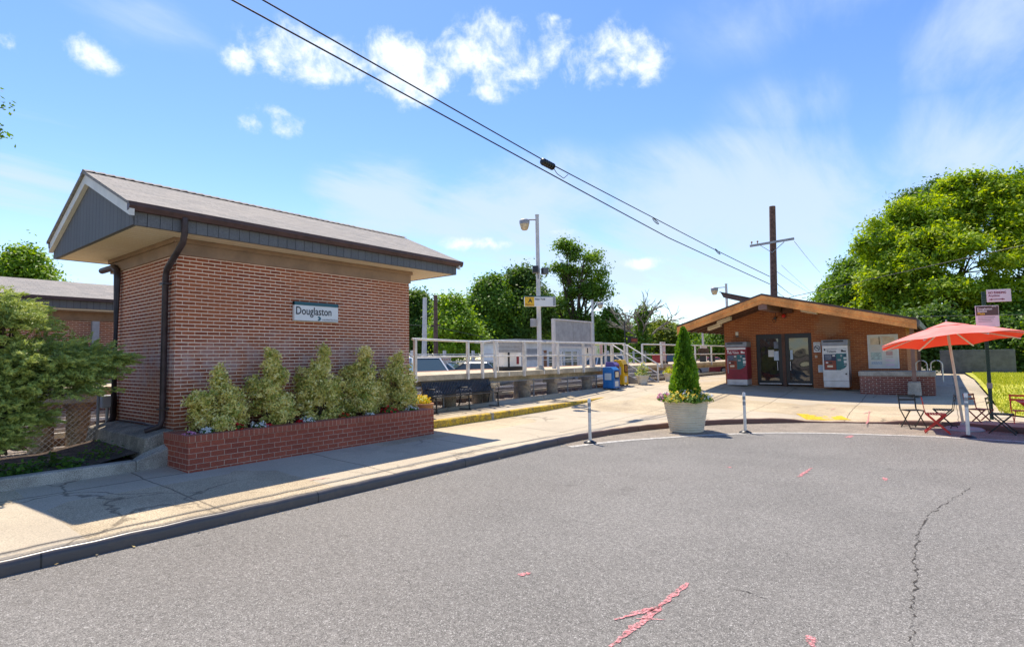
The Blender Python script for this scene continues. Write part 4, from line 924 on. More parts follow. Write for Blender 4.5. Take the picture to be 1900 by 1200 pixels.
wl = thing('wall_light', 'small white square light on the brick above the red ticket machine', 'light', (-6.27, 21.97, 2.5))
MB().box(-6.33, -6.23, 21.93, 21.999, 2.42, 2.56).build('lens', M['cream'], wl, bevel=.012)
MB().box(-6.32, -6.24, 21.955, 21.999, 2.36, 2.415).build('mount', M['dark_gray'], wl)
al = thing('alarm_light', 'red beacon light under the station ridge beam', 'light', (-4.62, 21.9, 3.06))
MB().ball((-4.6, 21.88, 3.07), .07, 12).build('dome', M['red'], al); MB().box(-4.66, -4.54, 21.9, 21.999, 3.0, 3.14).build('mount', M['dark_gray'], al, bevel=.01)
sc_ = thing('security_camera', 'dark security camera hanging left of the red beacon', 'camera', (-4.86, 21.8, 3.0))
MB().tube([(-4.86, 21.7, 2.98), (-4.86, 21.92, 3.02)], .045, 10).build('body', M['black'], sc_); MB().tube([(-4.86, 21.85, 3.02), (-4.86, 21.85, 3.2)], .012, 6).build('arm', M['black'], sc_)
mb = MB(); mb.tube([(-4.93 + .06 * math.cos(a), 21.93, 2.93 + .08 * math.sin(a)) for a in np.linspace(0, 6.2, 16)], .008, 5); mb.build('cable_loop', M['black'], sc_)
eb2 = thing('junction_box', 'dark brown junction box on the gable beside the ridge beam', 'box', (-4.45, 21.9, 3.3)); MB().box(-4.66, -4.3, 21.86, 21.999, 3.16, 3.46).build('box', M['wood_dark'], eb2, bevel=.01); MB().box(-4.6, -4.36, 21.85, 21.859, 3.2, 3.42).build('lid', M['wood_dark'], eb2)

def tvm(x0, x1, Y, z0, z1, lab, red):
    t = thing('ticket_machine', lab, 'ticket machine', ((x0 + x1) / 2, Y + .3, z0)); w = x1 - x0; xm = (x0 + x1) / 2; h = z1 - z0
    body = 'tvm_red' if red else 'tvm_silver'
    MB().box(x0, x1, Y, SY - .002, z0 + .2 * h / 1.57, z1 - .19).build('cabinet', M[body], t, bevel=.012)
    MB().box(x0 + .01, x1 - .01, Y + .01, SY - .003, z0, z0 + .2 * h / 1.57 - .002).build('base', M['tvm_silver'], t)
    hd = MB(); hd.prism([(Y - .03, z1 - .188), (Y - .015, z1 - .09), (Y + .0, z1), (SY - .01, z1), (SY - .01, z1 - .188)], 'x', x0 - .012, x1 + .012)
    hdo = hd.build('header', M['gray_metal'], t, bevel=.01)
    MB().box(x0 + .05, x1 - .12, Y - .032, Y - .004, z1 - .075, z1 - .03).build('display', M['black'], hdo)
    zt = z1 - .2
    MB().box(x0 + .03, x1 - .03, Y - .006, Y - .001, zt - .075, zt - .012).build('light_bar', M['white_paint'], t)
    MB().box(x0 + .045, x1 - .3 * w, Y - .006, Y - .001, z0 + .36 * h, zt - .28).build('left_panel', M['tvm_navy' if not red else 'dark_gray'], t)
    mb = MB(); xa, xb = x1 - .46 * w, x1 - .05; zb = z0 + .36 * h; za = zt - .265
    pts = [(xa, za), (xb, za)] + [(xb - (xb - xa) * (1 - math.cos(a)), zb + .18 - .18 * math.sin(a)) for a in np.linspace(0, math.pi / 2, 8)] + [(xa, zb)]
    mb.prism(pts, 'y', Y - .009, Y - .0015); mb.build('right_panel', M['tvm_teal'], t)
    MB().box(x0 + .075, x0 + .36 * w, Y - .014, Y - .0065, zt - .48, zt - .3).build('screen', M['screen'], t, bevel=.004)
    MB().box(x0 + .4 * w, x0 + .5 * w, Y - .013, Y - .0065, zt - .36, zt - .31).build('card_slot', M['paper'], t)
    MB().box(x0 + .08, x0 + .5 * w, Y - .012, Y - .0065, zt - .62, zt - .5).build('keypad', M['gray_metal'], t)
    MB().box(x0 + .1, x0 + .2, Y - .016, Y - .0125, zt - .59, zt - .545).build('button', M['paper'], t)
    tr = MB().box(x0 + .06, x0 + .52 * w, Y - .014, Y - .0065, z0 + .37 * h, z0 + .56 * h).build('ticket_tray', M['tvm_brown'], t, bevel=.004)
    MB().box(x0 + .14, x0 + .4 * w, Y - .018, Y - .0145, z0 + .42 * h, z0 + .46 * h).build('tray_label', M['tan_fixture'], tr)
    MB().box(x0 + .17, x0 + .38 * w, Y - .017, Y - .0145, z0 + .5 * h, z0 + .53 * h).build('slot', M['black'], tr)
    for dx, dz, ww, hh, m in ((.2, .34, .05, .07, 'lamp_gray'), (.26, .48, .1, .06, 'lamp_gray'), (.09, .42, .09, .06, 'paper'), (.08, .54, .1, .09, 'paper'), (.08, .64, .09, .035, 'lamp_gray'), (.1, .33, .07, .05, 'tvm_navy')):
        MB().box(x1 - dx - ww / 2, x1 - dx + ww / 2, Y - .015, Y - .0095, zt - dz - hh / 2, zt - dz + hh / 2).build('slot', M[m], t)
    ink = M['sign_white' if red else 'ink']
    text('Daily Tickets' if red else 'Tickets', .105, (x0 + (.05 if red else .13), Y - .001, zt - .225), (1, 0, 0), ink, t, fit=.56 * w if red else .38 * w, bold=.002)
    text('Long Island Rail Road', .035, (x0 + .13, Y - .001, zt - .122), (1, 0, 0), ink, t, fit=.4 * w)
    MB().prism([(x1 - .2, zt - .215), (x1 - .06, zt - .215), (x1 - .06, zt - .175), (x1 - .13, zt - .17), (x1 - .15, zt - .14), (x1 - .2, zt - .14)], 'y', Y - .006, Y - .001).build('emblem', ink, t)
    mb = MB(); mb.prism([(x0 + .075 + .03 * math.cos(a), zt - .13 + .035 * math.sin(a)) for a in np.linspace(-2.2, 2.2, 12)], 'y', Y - .006, Y - .001); mb.build('logo', ink, t)
    if not red: MB().tube([(x1 - .08, Y - .006, z0 + .28 * h), (x1 - .08, Y + .01, z0 + .28 * h)], .028, 12).build('lock', M['black'], t)
    else:
        for k in range(5): MB().box(x0 + .28 + k * .06, x0 + .31 + k * .06, Y + .006, Y + .0095, z0 + .06, z0 + .075).build('vent', M['dark_gray'], t)
        MB().box(x0 + .055, x0 + .075, Y - .02, Y - .0015, z0 + .27 * h, z0 + .62 * h).build('grab_bar', M['lamp_gray'], t)
tvm(-6.55, -5.81, 21.4, .575, 2.16, 'dark red ticket machine with grey hood left of the station doors', True)
tvm(-3.35, -2.59, 21.4, .555, 2.145, 'silver ticket machine with teal panel right of the station doors', False)
nb = thing('notice_box', 'small white notice box fixed beside the silver ticket machine', 'notice', (-3.5, 21.95, 1.2)); MB().box(-3.58, -3.36, 21.92, 21.999, 1.03, 1.29).build('box', M['paper'], nb, bevel=.005); MB().box(-3.55, -3.4, 21.914, 21.919, 1.08, 1.24).build('sheet', M['paper_blue'], nb)
ns = thing('no_smoking_sign', 'white no smoking sign right of the station doors', 'sign', (-3.58, 21.98, 1.9)); MB().box(-3.7, -3.48, 21.975, 21.999, 1.73, 2.09).build('plate', M['sign_white'], ns)
mb = MB(); mb.tube([(-3.59 + .085 * math.cos(a), 21.972, 1.88 + .085 * math.sin(a)) for a in np.linspace(0, 2 * math.pi, 24)], .011, 6, False); mb.bar((-3.65, 21.97, 1.94), (-3.53, 21.97, 1.82), .006, .018); mb.build('prohibition_ring', M['ink'], ns)
MB().box(-3.64, -3.54, 21.968, 21.9745, 1.87, 1.895).build('pictogram', M['ink'], ns); text('NO SMOKING', .035, (-3.68, 21.975, 2.03), (1, 0, 0), M['ink'], ns, fit=.18)
db = thing('door_button', 'small tan push plate below the no smoking sign', 'push plate', (-3.63, 21.97, 1.6)); MB().box(-3.67, -3.59, 21.97, 21.999, 1.54, 1.63).build('plate', M['tan_fixture'], db, bevel=.005); MB().tube([(-3.63, 21.962, 1.585), (-3.63, 21.971, 1.585)], .02, 10).build('button', M['gray_metal'], db)

mp = thing('map_board', 'large white framed map board on the station wall', 'map', (-1.66, 21.97, 1.7))
MB().box(-2.085, -1.235, 21.955, 21.999, 1.165, 2.285).build('frame', M['white_paint'], mp, bevel=.005)
MB().box(-2.05, -1.27, 21.949, 21.9545, 1.2, 2.25).build('sheet', M['paper'], mp)
for x0, x1, z0, z1, m in ((-2.0, -1.7, 1.95, 2.18, 'map_a'), (-1.66, -1.33, 1.95, 2.18, 'map_a'), (-2.0, -1.7, 1.45, 1.7, 'map_b'), (-1.58, -1.4, 1.6, 1.73, 'map_c'), (-1.62, -1.36, 1.78, 1.8, 'map_c'), (-1.58, -1.4, 1.54, 1.555, 'map_c'), (-2.0, -1.7, 1.3, 1.4, 'paper_blue'), (-1.76, -1.74, 1.95, 2.22, 'ink_gray'), (-1.6, -1.36, 1.4, 1.47, 'sign_pink'), (-1.6, -1.36, 1.25, 1.33, 'sign_pink'), (-1.68, -1.45, 2.19, 2.2, 'orange_ink')):
    MB().box(x0, x1, 21.946, 21.9485, z0, z1).build('printed_panel', M[m], mp)
mb = MB(); pts = [(-1.99, 1.48), (-1.9, 1.56), (-1.82, 1.6), (-1.75, 1.68)]
for a, b_ in zip(pts, pts[1:]): mb.bar((a[0], 21.945, a[1]), (b_[0], 21.945, b_[1]), .002, .008)
for k in range(6): mb.bar((-1.98 + .05 * k, 21.945, 1.32), (-1.95 + .05 * k, 21.945, 1.38), .002, .006)
mb.build('map_line', M['ink_gray'], mp)
for k in range(5): MB().box(-1.98, -1.74 + .01 * (k % 2), 21.946, 21.9484, 1.77 + k * .03, 1.778 + k * .03).build('text_line', M['map_a'], mp)

lw = thing('brick_planter', 'low brick box with thick grey concrete top in front of the station wall', 'planter', (-1.3, 21.4, .5))
MB().box(-2.25, -.33, 20.95, 21.9, .3, .95).build('wall', M['brick_low'], lw); MB().box(-2.28, -.3, 20.92, 21.93, .951, 1.1).build('coping', M['concrete'], lw, bevel=.015)

# bike hoops
for px, lab in ((1709, 'bent steel bike hoop behind the brick box, left of two'), (1737, 'bent steel bike hoop behind the brick box, right of two')):
    c = yp(px, 672, 25.6); t = thing('bike_rack', lab, 'bike rack', (c.x, 25.6, .55), 0, 'bike hoops')
    mb = MB(); mb.tube([(c.x - .17, 25.6, .5)] + [(c.x - .17 * math.cos(a), 25.6, 1.2 + .17 * math.sin(a)) for a in np.linspace(0, math.pi, 12)] + [(c.x + .17, 25.6, .5)], .024, 8); mb.build('hoop', M['alu'], t)
    for s in (-1, 1): MB().lathe([(.06, 0), (.06, .015), (.03, .02)], (c.x + s * .17, 25.6, .58), 10).build('foot_plate', M['alu'], t)

# ------------------------------------------------------------------ lamp, signs and furniture along the platform
def lamp(x, y, z0, z1, arm, lab, r=.075, s=1.0, two=False):
    t = thing('platform_lamp', lab, 'street lamp', (x, y, z0), 0, 'platform lamps')
    mb = MB(); mb.tube([(x, y, z0 + .0), (x, y, z0 + (z1 - z0) * .5), (x, y, z1)], [r, r * .93, r * .8], 12); mb.tube([(x, y, z1), (x, y, z1 + .03)], r * .95, 12); mb.build('pole', M['pole_pale'], t)
    MB().lathe([(r * 2.1, 0), (r * 1.9, .06), (r * 1.05, .13)], (x, y, z0), 12).build('base', M['concrete'], t)
    h = Vector((x, y, z1 - .12 * s)) + Vector(arm); a = MB(); a.tube([(x, y, z1 - .12 * s), tuple(h + Vector((0, 0, .05)))], .022 * s, 7); a.build('arm', M['lamp_gray'], t)
    hd = MB(); hd.lathe([(.02 * s, .06 * s), (.13 * s, .045 * s), (.155 * s, 0), (.145 * s, -.09 * s)], tuple(h), 16); ho = hd.build('lamp_head', M['lamp_gray'], t)
    g = MB(); g.lathe([(.143 * s, -.091 * s), (.125 * s, -.16 * s), (.1 * s, -.23 * s), (.07 * s, -.26 * s)], tuple(h), 16); g.build('lamp_globe', M['globe'], ho)
    return t
lp = lamp(-10.6, 15.0, 1.3, 6.45, (-.33, -.27, -.05), 'grey platform lamp post carrying the New York sign and loudspeakers', s=1.15)
for px, py, w, h, d, rz in ((994, 500, .2, .24, 14.85, .5), (1011, 503, .17, .22, 15.15, -.4)):
    c = yp(px, py, d); mb = MB(); mb.box(-w / 2, w / 2, -.1, .1, -h / 2, h / 2)
    t = thing('loudspeaker', 'dark loudspeaker on the lamp post, ' + ('the left one' if px < 1003 else 'the right one'), 'loudspeaker', tuple(c), rz, 'loudspeakers', True)
    mb.build('case', M['dark_gray'], t, bevel=.015); MB().box(-w / 2 + .02, w / 2 - .02, -.112, -.102, -h / 2 + .02, h / 2 - .02).build('grille', M['black'], t)
mb = MB(); mb.tube([(-10.55, 14.9, 4.7), (-10.5, 14.86, 4.6), (-10.5, 14.86, 4.4), (-10.55, 14.92, 4.3)], .012, 5); mb.build('cable', M['black'], lp)
MB().box(-10.78, -10.64, 14.75, 14.93, 2.72, 2.98).build('junction_box', M['lamp_gray'], lp, bevel=.01)
ps = thing('platform_sign', 'white and yellow platform A sign for New York trains on the lamp post', 'sign', (-10.5, 15, 3.6), R(3), local=True)
X2 = Vector((.90, .44, 0)).normalized()
def local_box(w0, w1, z0, z1, d0, d1, m, name, par=ps):
    mb = MB(); 
    mb.box(w0, w1, d0, d1, z0, z1); return mb.build(name, M[m], par)
ps.location = (-10.52, 14.92, 0); ps.rotation_euler = (0, 0, R(47)); zs0, zs1 = 3.37, 3.68
local_box(-.52, .52, zs0, zs1, -.16, -.085, 'sign_white', 'panel'); local_box(-.522, .522, zs1 + .001, zs1 + .03, -.162, -.083, 'sign_teal', 'top_band')
local_box(-.515, -.2, zs0 + .005, zs1 - .001, -.166, -.161, 'yellow', 'yellow_panel'); local_box(.43, .51, zs0 + .02, zs1 - .02, -.165, -.161, 'gray_metal', 'louvre')
text('A', .2, (-.40, -.166, zs0 + .12), (1, 0, 0), M['ink'], ps, bold=.004); text('Platform', .085, (-.5, -.166, zs0 + .03), (1, 0, 0), M['sign_red_ink'], ps, fit=.28); text('New York', .085, (-.17, -.161, zs1 - .1), (1, 0, 0), M['ink'], ps, fit=.34, bold=.002)

bb = thing('billboard', 'grey blank backed billboard on two posts on the platform', 'billboard', (-10.9, 17.6, 1.3))
for y in (16.35, 18.95): MB().box(-10.98, -10.88, y - .06, y + .06, 1.3, 3.06).build('post', M['pole_pale'], bb)
for y0, y1 in ((16.42, 17.62), (17.64, 18.88)): MB().box(-10.95, -10.91, y0, y1, 2.1, 3.02).build('panel', M['lamp_gray'], bb)
MB().box(-10.96, -10.86, 16.3, 19.0, 3.021, 3.07).build('frame', M['pole_pale'], bb); MB().box(-10.96, -10.9, 16.42, 18.88, 2.04, 2.098).build('frame', M['pole_pale'], bb)
sv = thing('slatted_panel', 'grey ribbed metal panel hung behind the pipe railing', 'panel', (-10.55, 13.4, 1.3))
for k in range(3): MB().box(-10.56, -10.52, 12.75, 14.05, 1.87 + k * .115, 1.975 + k * .115).build('slat', M['lamp_gray'], sv)
for y in (12.72, 14.1): mb = MB(); mb.tube([(-10.5, y, 1.3), (-10.5, y, 2.1), (-10.56, y, 2.24)], .022, 7); mb.build('frame', M['alu'], sv)
MB().box(-10.56, -10.5, 12.75, 14.05, 2.222, 2.24).build('cap', M['dark_gray'], sv)
wc = thing('platform_bin', 'white cabinet with black base on the platform behind the ribbed panel', 'cabinet', (-11.2, 14, 1.3))
MB().box(-11.35, -10.95, 13.55, 14.45, 1.42, 1.95).build('body', M['white_paint'], wc, bevel=.02); MB().box(-11.37, -10.93, 13.5, 14.5, 1.3, 1.42).build('base', M['black'], wc); MB().box(-10.949, -10.94, 14.2, 14.32, 1.5, 1.75).build('mark', M['tvm_red'], wc); MB().box(-10.949, -10.935, 13.75, 13.83, 1.42, 1.95).build('band', M['black'], wc)
pb = thing('poster_frame', 'colourful framed poster on the platform left of the stairs', 'poster', (-11.3, 19.6, 1.3))
MB().box(-11.33, -11.27, 19.1, 20.5, 1.66, 2.3).build('frame', M['alu'], pb); MB().box(-11.269, -11.262, 19.16, 20.2, 1.72, 2.24).build('poster', M['paper'], pb)
for y0, y1, z0, z1, m in ((19.17, 20.19, 2.16, 2.235, 'lime'), (19.95, 20.19, 1.73, 2.15, 'poster_green'), (19.17, 19.6, 1.73, 1.8, 'poster_green'), (19.2, 19.28, 1.85, 2.1, 'ink'), (19.4, 19.6, 1.95, 2.0, 'paper_blue'), (20.25, 20.45, 1.72, 2.24, 'map_c')): MB().box(-11.2615, -11.258, y0, y1, z0, z1).build('printed_panel', M[m], pb)
for y in (19.15, 20.45): MB().box(-11.34, -11.28, y - .03, y + .03, 1.3, 1.66).build('leg', M['alu'], pb)
ds = thing('departure_sign', 'black hanging departure display on a dark pole beyond the stairs', 'sign', (-11.6, 22.5, 1.3))
c = xp(1160, 640, -11.6); MB().tube([(c.x, c.y, 1.3), (c.x, c.y, 3.3)], .03, 8).build('pole', M['black'], ds)
c2 = xp(1174, 631, -11.6); MB().box(-11.68, -11.52, c2.y - .38, c2.y + .38, c2.z - .14, c2.z + .14).build('case', M['black'], ds, bevel=.01); MB().box(-11.519, -11.512, c2.y - .32, c2.y + .32, c2.z - .07, c2.z + .07).build('display', M['tvm_brown'], ds); MB().box(-11.62, -11.58, c.y, c2.y, c2.z + .141, c2.z + .19).build('arm', M['black'], ds)
rc = thing('red_bin', 'red wheeled bin on the platform beside the stairs', 'bin', (-11.0, 23.3, 1.3)); c = xp(1224, 684, -10.9)
MB().prism([(c.y - .25, 1.34), (c.y + .25, 1.34), (c.y + .3, 1.72), (c.y - .3, 1.72)], 'x', -11.15, -10.65).build('body', M['tvm_red'], rc, bevel=.02); MB().box(-11.18, -10.62, c.y - .33, c.y + .33, 1.721, 1.77).build('lid', M['red'], rc, bevel=.01)
for y in (-.22, .22): MB().tube([(-10.64, c.y + y, 1.36), (-10.58, c.y + y, 1.36)], .06, 10).build('wheel', M['black'], rc)
tb = thing('timetable_board', 'tall narrow pinkish timetable board right of the stairs', 'notice board', (-10.5, 23.5, 1.3)); c = xp(1230, 660, -10.6)
MB().box(-10.63, -10.57, c.y - .26, c.y + .26, 1.45, 2.35).build('frame', M['alu'], tb)
for k in range(4): MB().box(-10.569, -10.562, c.y - .21, c.y + .21, 1.5 + k * .21, 1.67 + k * .21).build('sheet', M['map_c' if k % 2 else 'sign_pink'], tb)
for s in (-.24, .24): MB().box(-10.62, -10.58, c.y + s - .02, c.y + s + .02, 1.3, 1.45).build('leg', M['alu'], tb)
# platform things beyond the small tree, seen under the canopy
for px, lab, m in ((1313, 'brown bench on the platform seen under the station canopy', 'wood_dark'),):
    c = xp(px, 668, -11.2); t = thing('platform_bench', lab, 'bench', (c.x, c.y, 1.3)); MB().box(c.x - .2, c.x + .2, c.y - .9, c.y + .9, 1.66, 1.72).build('seat', M[m], t); MB().box(c.x - .24, c.x - .19, c.y - .9, c.y + .9, 1.73, 2.1).build('backrest', M[m], t)
    for s in (-.8, .8): MB().box(c.x - .18, c.x + .18, c.y + s - .03, c.y + s + .03, 1.3, 1.66).build('leg', M['black'], t)
c = xp(1305, 655, -12.5); t = thing('poster_frame', 'small pink and white poster board under the station canopy', 'poster', (c.x, c.y, 1.3)); MB().box(c.x, c.x + .06, c.y - .6, c.y + .6, 1.65, 2.3).build('frame', M['alu'], t); MB().box(c.x + .061, c.x + .066, c.y - .5, c.y + .5, 1.72, 2.24).build('poster', M['sign_pink'], t)
for s in (-.5, .5): MB().box(c.x, c.x + .05, c.y + s - .03, c.y + s + .03, 1.3, 1.65).build('leg', M['alu'], t)

# bench on the walk
def bench():
    t = thing('metal_bench', 'black slatted metal bench on the walk below the platform', 'bench', (-10.05, 10.8, .375)); y0, y1 = 9.45, 12.05
    zs = .375; n = 46
    mb = MB(); mb2 = MB()
    for k in range(n):
        y = y0 + (y1 - y0) * (k + .5) / n; w = .034
        mb.add([(-9.84, y - w / 2, zs + .40), (-9.84, y + w / 2, zs + .40), (-10.16, y + w / 2, zs + .385), (-10.16, y - w / 2, zs + .385), (-9.84, y - w / 2, zs + .39), (-9.84, y + w / 2, zs + .39), (-10.16, y + w / 2, zs + .375), (-10.16, y - w / 2, zs + .375)], [(0, 1, 2, 3), (7, 6, 5, 4), (0, 4, 5, 1), (2, 6, 7, 3), (1, 5, 6, 2), (0, 3, 7, 4)])
        mb2.bar((-10.18, y, zs + .42), (-10.29, y, zs + .74), .012, w, (0, 1, 0))
    for (x, z) in ((-9.83, .392), (-10.17, .378)): mb.box(x - .016, x + .016, y0, y1, zs + z - .012, zs + z + .012)
    for (x, z) in ((-10.18, .42), (-10.295, .75)): mb2.box(x - .014, x + .014, y0, y1, zs + z - .014, zs + z + .014)
    mb.build('seat', M['black_slat'], t); mb2.build('backrest', M['black_slat'], t)
    for y in (y0 + .12, (y0 + y1) / 2, y1 - .12):
        mb = MB(); mb.tube([(-10.28, y, zs + .7), (-10.17, y, zs + .38), (-9.9, y, zs + .37)], .018, 6); mb.tube([(-9.88, y, zs + .38), (-9.86, y, zs)], .02, 6); mb.tube([(-10.17, y, zs + .38), (-10.26, y, zs)], .02, 6); mb.bar((-10.28, y, zs + .015), (-9.82, y, zs + .015), .04, .02)
        mb.build('leg', M['black'], t)
        mb = MB(); mb.tube([(-10.22, y, zs + .57), (-9.9, y, zs + .58), (-9.83, y, zs + .52), (-9.85, y, zs + .4)], .014, 6); mb.build('armrest', M['black'], t)
bench()
def pot(c, r, h, m, lab, name='flower_pot', taper=.78, group=None):
    t = thing(name, lab, 'planter', c, 0, group); x, y, z = c
    MB().lathe([(r * taper, 0), (r * (taper + .1), h * .4), (r * .97, h * .86), (r * 1.06, h * .88), (r * 1.06, h), (r * .95, h), (r * .93, h * .9)], c, 24).build('pot', M[m], t)
    MB().lathe([(r * .93, h * .88), (.01, h * .9)], c, 16, cap=False).build('soil', M['soil'], t); return t
def plant(c, r, h, lm, lab, seed, n=260, leaf=.09, name='potted_plant', grp=None):
    t = thing(name, lab, 'plant', c, 0, grp); rg = np.random.default_rng(seed); d = unit(rg, n); d[:, 2] = abs(d[:, 2]); P = np.array(c) + d * np.array([r, r, h]) * rg.random((n, 1)) ** .5
    mb = MB()
    for k in range(10): q = np.array(c) + d[k] * np.array([r, r, h]) * .9; mb.tube([c, tuple((np.array(c) + q) / 2 + [0, 0, h * .15]), tuple(q)], [.008, .006, .003], 4)
    mb.build('stem', M['bark'], t, fixn=False); leafmesh('foliage', P, d * .5 + [0, 0, .5] + rg.normal(size=(n, 3)) * .6, leaf * (.6 + .8 * rg.random(n)), .5, L[lm], t, seed=seed)
pot((-9.35, 8.62, .375), .25, .34, 'terracotta', 'terracotta pot behind the right end of the brick planter', 'terracotta_pot')
flowers(0, 0, .2, 'fl_yellow', 'yellow flowers filling the terracotta pot', 61, Z=.72, base=(-9.35, 8.62), grp=None, name='potted_flowers', nf=55, green='limeplant')
for px, py, lab in ((1193, 722, 'pale round planter at the left foot of the platform stairs'), (1243, 716, 'pale round planter at the right foot of the platform stairs')):
    q = gp(px, py, .4); c = (q[0], q[1], G(*q)); pot(c, .25, .36, 'white_pot', lab, 'round_planter', .7, 'pale planters by the stairs')
    plant((c[0], c[1], c[2] + .33), .3, .55 if px < 1200 else .3, 'variegated' if px < 1200 else 'limeplant', ('straggly variegated plant' if px < 1200 else 'yellow green coleus') + ' in the ' + ('left' if px < 1200 else 'right') + ' pale planter by the stairs', 62 + px, 220, .09)

def newsbox(x0, x1, y0, y1, h, col, lab, slant=.1):
    zb = max(.37, G((x0 + x1) / 2, (y0 + y1) / 2)); t = thing('news_box', lab, 'news box', ((x0 + x1) / 2, (y0 + y1) / 2, zb), 0, 'newspaper boxes')
    MB().prism([(x0, zb + .03), (x1, zb + .03), (x1, zb + h - slant), (x1 - .12, zb + h), (x0, zb + h)], 'y', y0, y1).build('cabinet', M[col], t, bevel=.015)
    MB().box(x1 + .001, x1 + .012, y0 + .06, y1 - .06, zb + h * .5, zb + h * .82).build('window', M['glass_dark'], t)
    MB().box(x1 + .0125, x1 + .016, y0 + .1, y1 - .1, zb + h * .54, zb + h * .78).build('newspaper', M['tan_fixture' if col == 'blue' else 'brown_box'], t)
    MB().box(x1 + .001, x1 + .008, y0 + .08, y1 - .12, zb + h * .12, zb + h * .36).build('label', M['paper'], t)
    MB().box(x0 + .08, x1 - .1, y0 - .006, y0 - .001, zb + h * .42, zb + h * .72).build('label', M['paper_blue'], t)
    MB().tube([(x1 + .03, y0 + .08, zb + h * .46), (x1 + .03, y1 - .08, zb + h * .46)], .012, 6).build('handle', M['black'], t)
    for sx in (x0 + .04, x1 - .04):
        for sy in (y0 + .04, y1 - .04): MB().box(sx - .03, sx + .03, sy - .03, sy + .03, zb, zb + .028).build('foot', M['black'], t)
newsbox(-9.95, -9.5, 18.05, 18.5, .8, 'blue', 'blue newspaper box on the walk by the platform')
newsbox(-10.2, -9.8, 18.75, 19.1, .93, 'purple', 'purple newspaper box half hidden behind the blue one')
newsbox(-10.1, -9.72, 19.25, 19.65, .98, 'yellow', 'tall yellow newspaper box next to the stairs planter', .2)

# tree in the big round planter
pc = (-4.69, 12.3, .004)
t = thing('round_planter', 'huge tapered beige planter standing on the roadside', 'planter', pc)
mb = MB(); prof = []
H_ = .64
for i in range(13):
    z = H_ * i / 12; r = .355 + (.475 - .355) * (i / 12) ** .95; prof += [(r - .004, z), (r + .013, z + .01), (r + .013, z + .038), (r, z + .045)]
prof += [(.505, H_ + .03), (.505, H_ + .06), (.46, H_ + .06), (.44, H_ - .02)]
mb.lathe(prof, pc, 40); mb.build('pot', M['pot'], t); MB().lathe([(.44, H_ - .01), (.01, H_ + .02)], pc, 20, cap=False).build('soil', M['soil'], t)
ab = thing('arborvitae', 'cone shaped green arborvitae growing in the huge beige planter', 'tree', (pc[0], pc[1], .67))
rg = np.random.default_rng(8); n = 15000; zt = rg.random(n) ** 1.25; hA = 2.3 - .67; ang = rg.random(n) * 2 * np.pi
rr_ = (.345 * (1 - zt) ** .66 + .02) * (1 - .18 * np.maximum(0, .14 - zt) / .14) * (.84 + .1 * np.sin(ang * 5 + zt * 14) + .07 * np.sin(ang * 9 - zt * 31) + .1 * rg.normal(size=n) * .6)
rr_ *= np.where(rg.random(n) < .25, .75, 1)
P = np.c_[pc[0] + rr_ * np.cos(ang), pc[1] + rr_ * np.sin(ang),   .67 + zt * hA + .02 * rg.normal(size=n)]
rad = np.c_[np.cos(ang), np.sin(ang), np.zeros(n)]; N = np.c_[-np.sin(ang), np.cos(ang), np.zeros(n)] + rg.normal(size=(n, 3)) * .5
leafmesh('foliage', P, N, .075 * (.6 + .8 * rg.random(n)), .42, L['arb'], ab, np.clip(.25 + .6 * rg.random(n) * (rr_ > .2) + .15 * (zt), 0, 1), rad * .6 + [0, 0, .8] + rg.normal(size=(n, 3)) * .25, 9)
MB().tube([(pc[0], pc[1], .6), (pc[0], pc[1], 1.8)], [.03, .01], 7).build('trunk', M['bark'], ab)
# inner dark mass so the cone is not see-through
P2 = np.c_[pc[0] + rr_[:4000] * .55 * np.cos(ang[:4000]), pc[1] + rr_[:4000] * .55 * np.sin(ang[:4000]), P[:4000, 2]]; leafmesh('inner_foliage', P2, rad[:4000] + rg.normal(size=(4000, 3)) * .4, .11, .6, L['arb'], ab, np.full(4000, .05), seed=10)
for i, (a, r, fl, lab, rad_) in enumerate(((215, .5, 'fl_pink', 'pink begonias spilling over the left of the huge planter', .14), (262, .42, 'fl_yellow', 'yellow and cream lantana at the middle of the huge planter', .2), (310, .45, 'fl_yellow', 'yellow lantana at the right of the huge planter', .22), (5, .42, 'fl_white', 'pale flowers at the far right of the huge planter', .18), (170, .45, 'fl_white', 'cream flowers at the far left of the huge planter', .16), (90, .4, 'fl_yellow', 'yellow flowers at the back of the huge planter', .18), (290, .3, 'fl_white', 'cream flowers just below the arborvitae', .2), (235, .3, 'fl_white', 'cream flowers left of the arborvitae stem', .17))):
    an = R(a + 0); flowers(0, 0, rad_ * 1.2, fl, lab, 80 + i, Z=.69, base=(pc[0] + .92 * r * math.cos(an), pc[1] + .92 * r * math.sin(an)), grp='flowers in the huge planter', nf=26 if fl != 'fl_pink' else 40, nl=330, fs=.045, green='variegated' if i % 2 else 'mid')

# flexible marker posts
def marker(px, py, lab):
    q = gp(px, py); t = thing('marker_post', lab, 'bollard', (q[0], q[1], .005), 0, 'flexible marker posts'); c = (q[0], q[1], 0)
    MB().lathe([(.13, .006), (.125, .025), (.06, .055), (.05, .06)], c, 16).build('base', M['black'], t)
    MB().lathe([(.033, .06), (.031, .45), (.03, .86), (.024, .875)], c, 14).build('tube', M['lamp_gray' if False else 'alu'], t)
    MB().lathe([(.0325, .6), (.0325, .68)], c, 14, cap=False).build('dark_band', M['gray_metal'], t); MB().lathe([(.0325, .72), (.0325, .79)], c, 14, cap=False).build('reflective_band', M['gray_metal'], t)
    MB().lathe([(.0325, .80), (.0325, .865)], c, 14, cap=False).build('top_band', M['white_paint'], t)
marker(1095, 822, 'marker post on the white line nearest the brick planter'); marker(1383, 803, 'marker post right of the huge beige planter'); marker(1797, 812, 'marker post in front of the red umbrella')

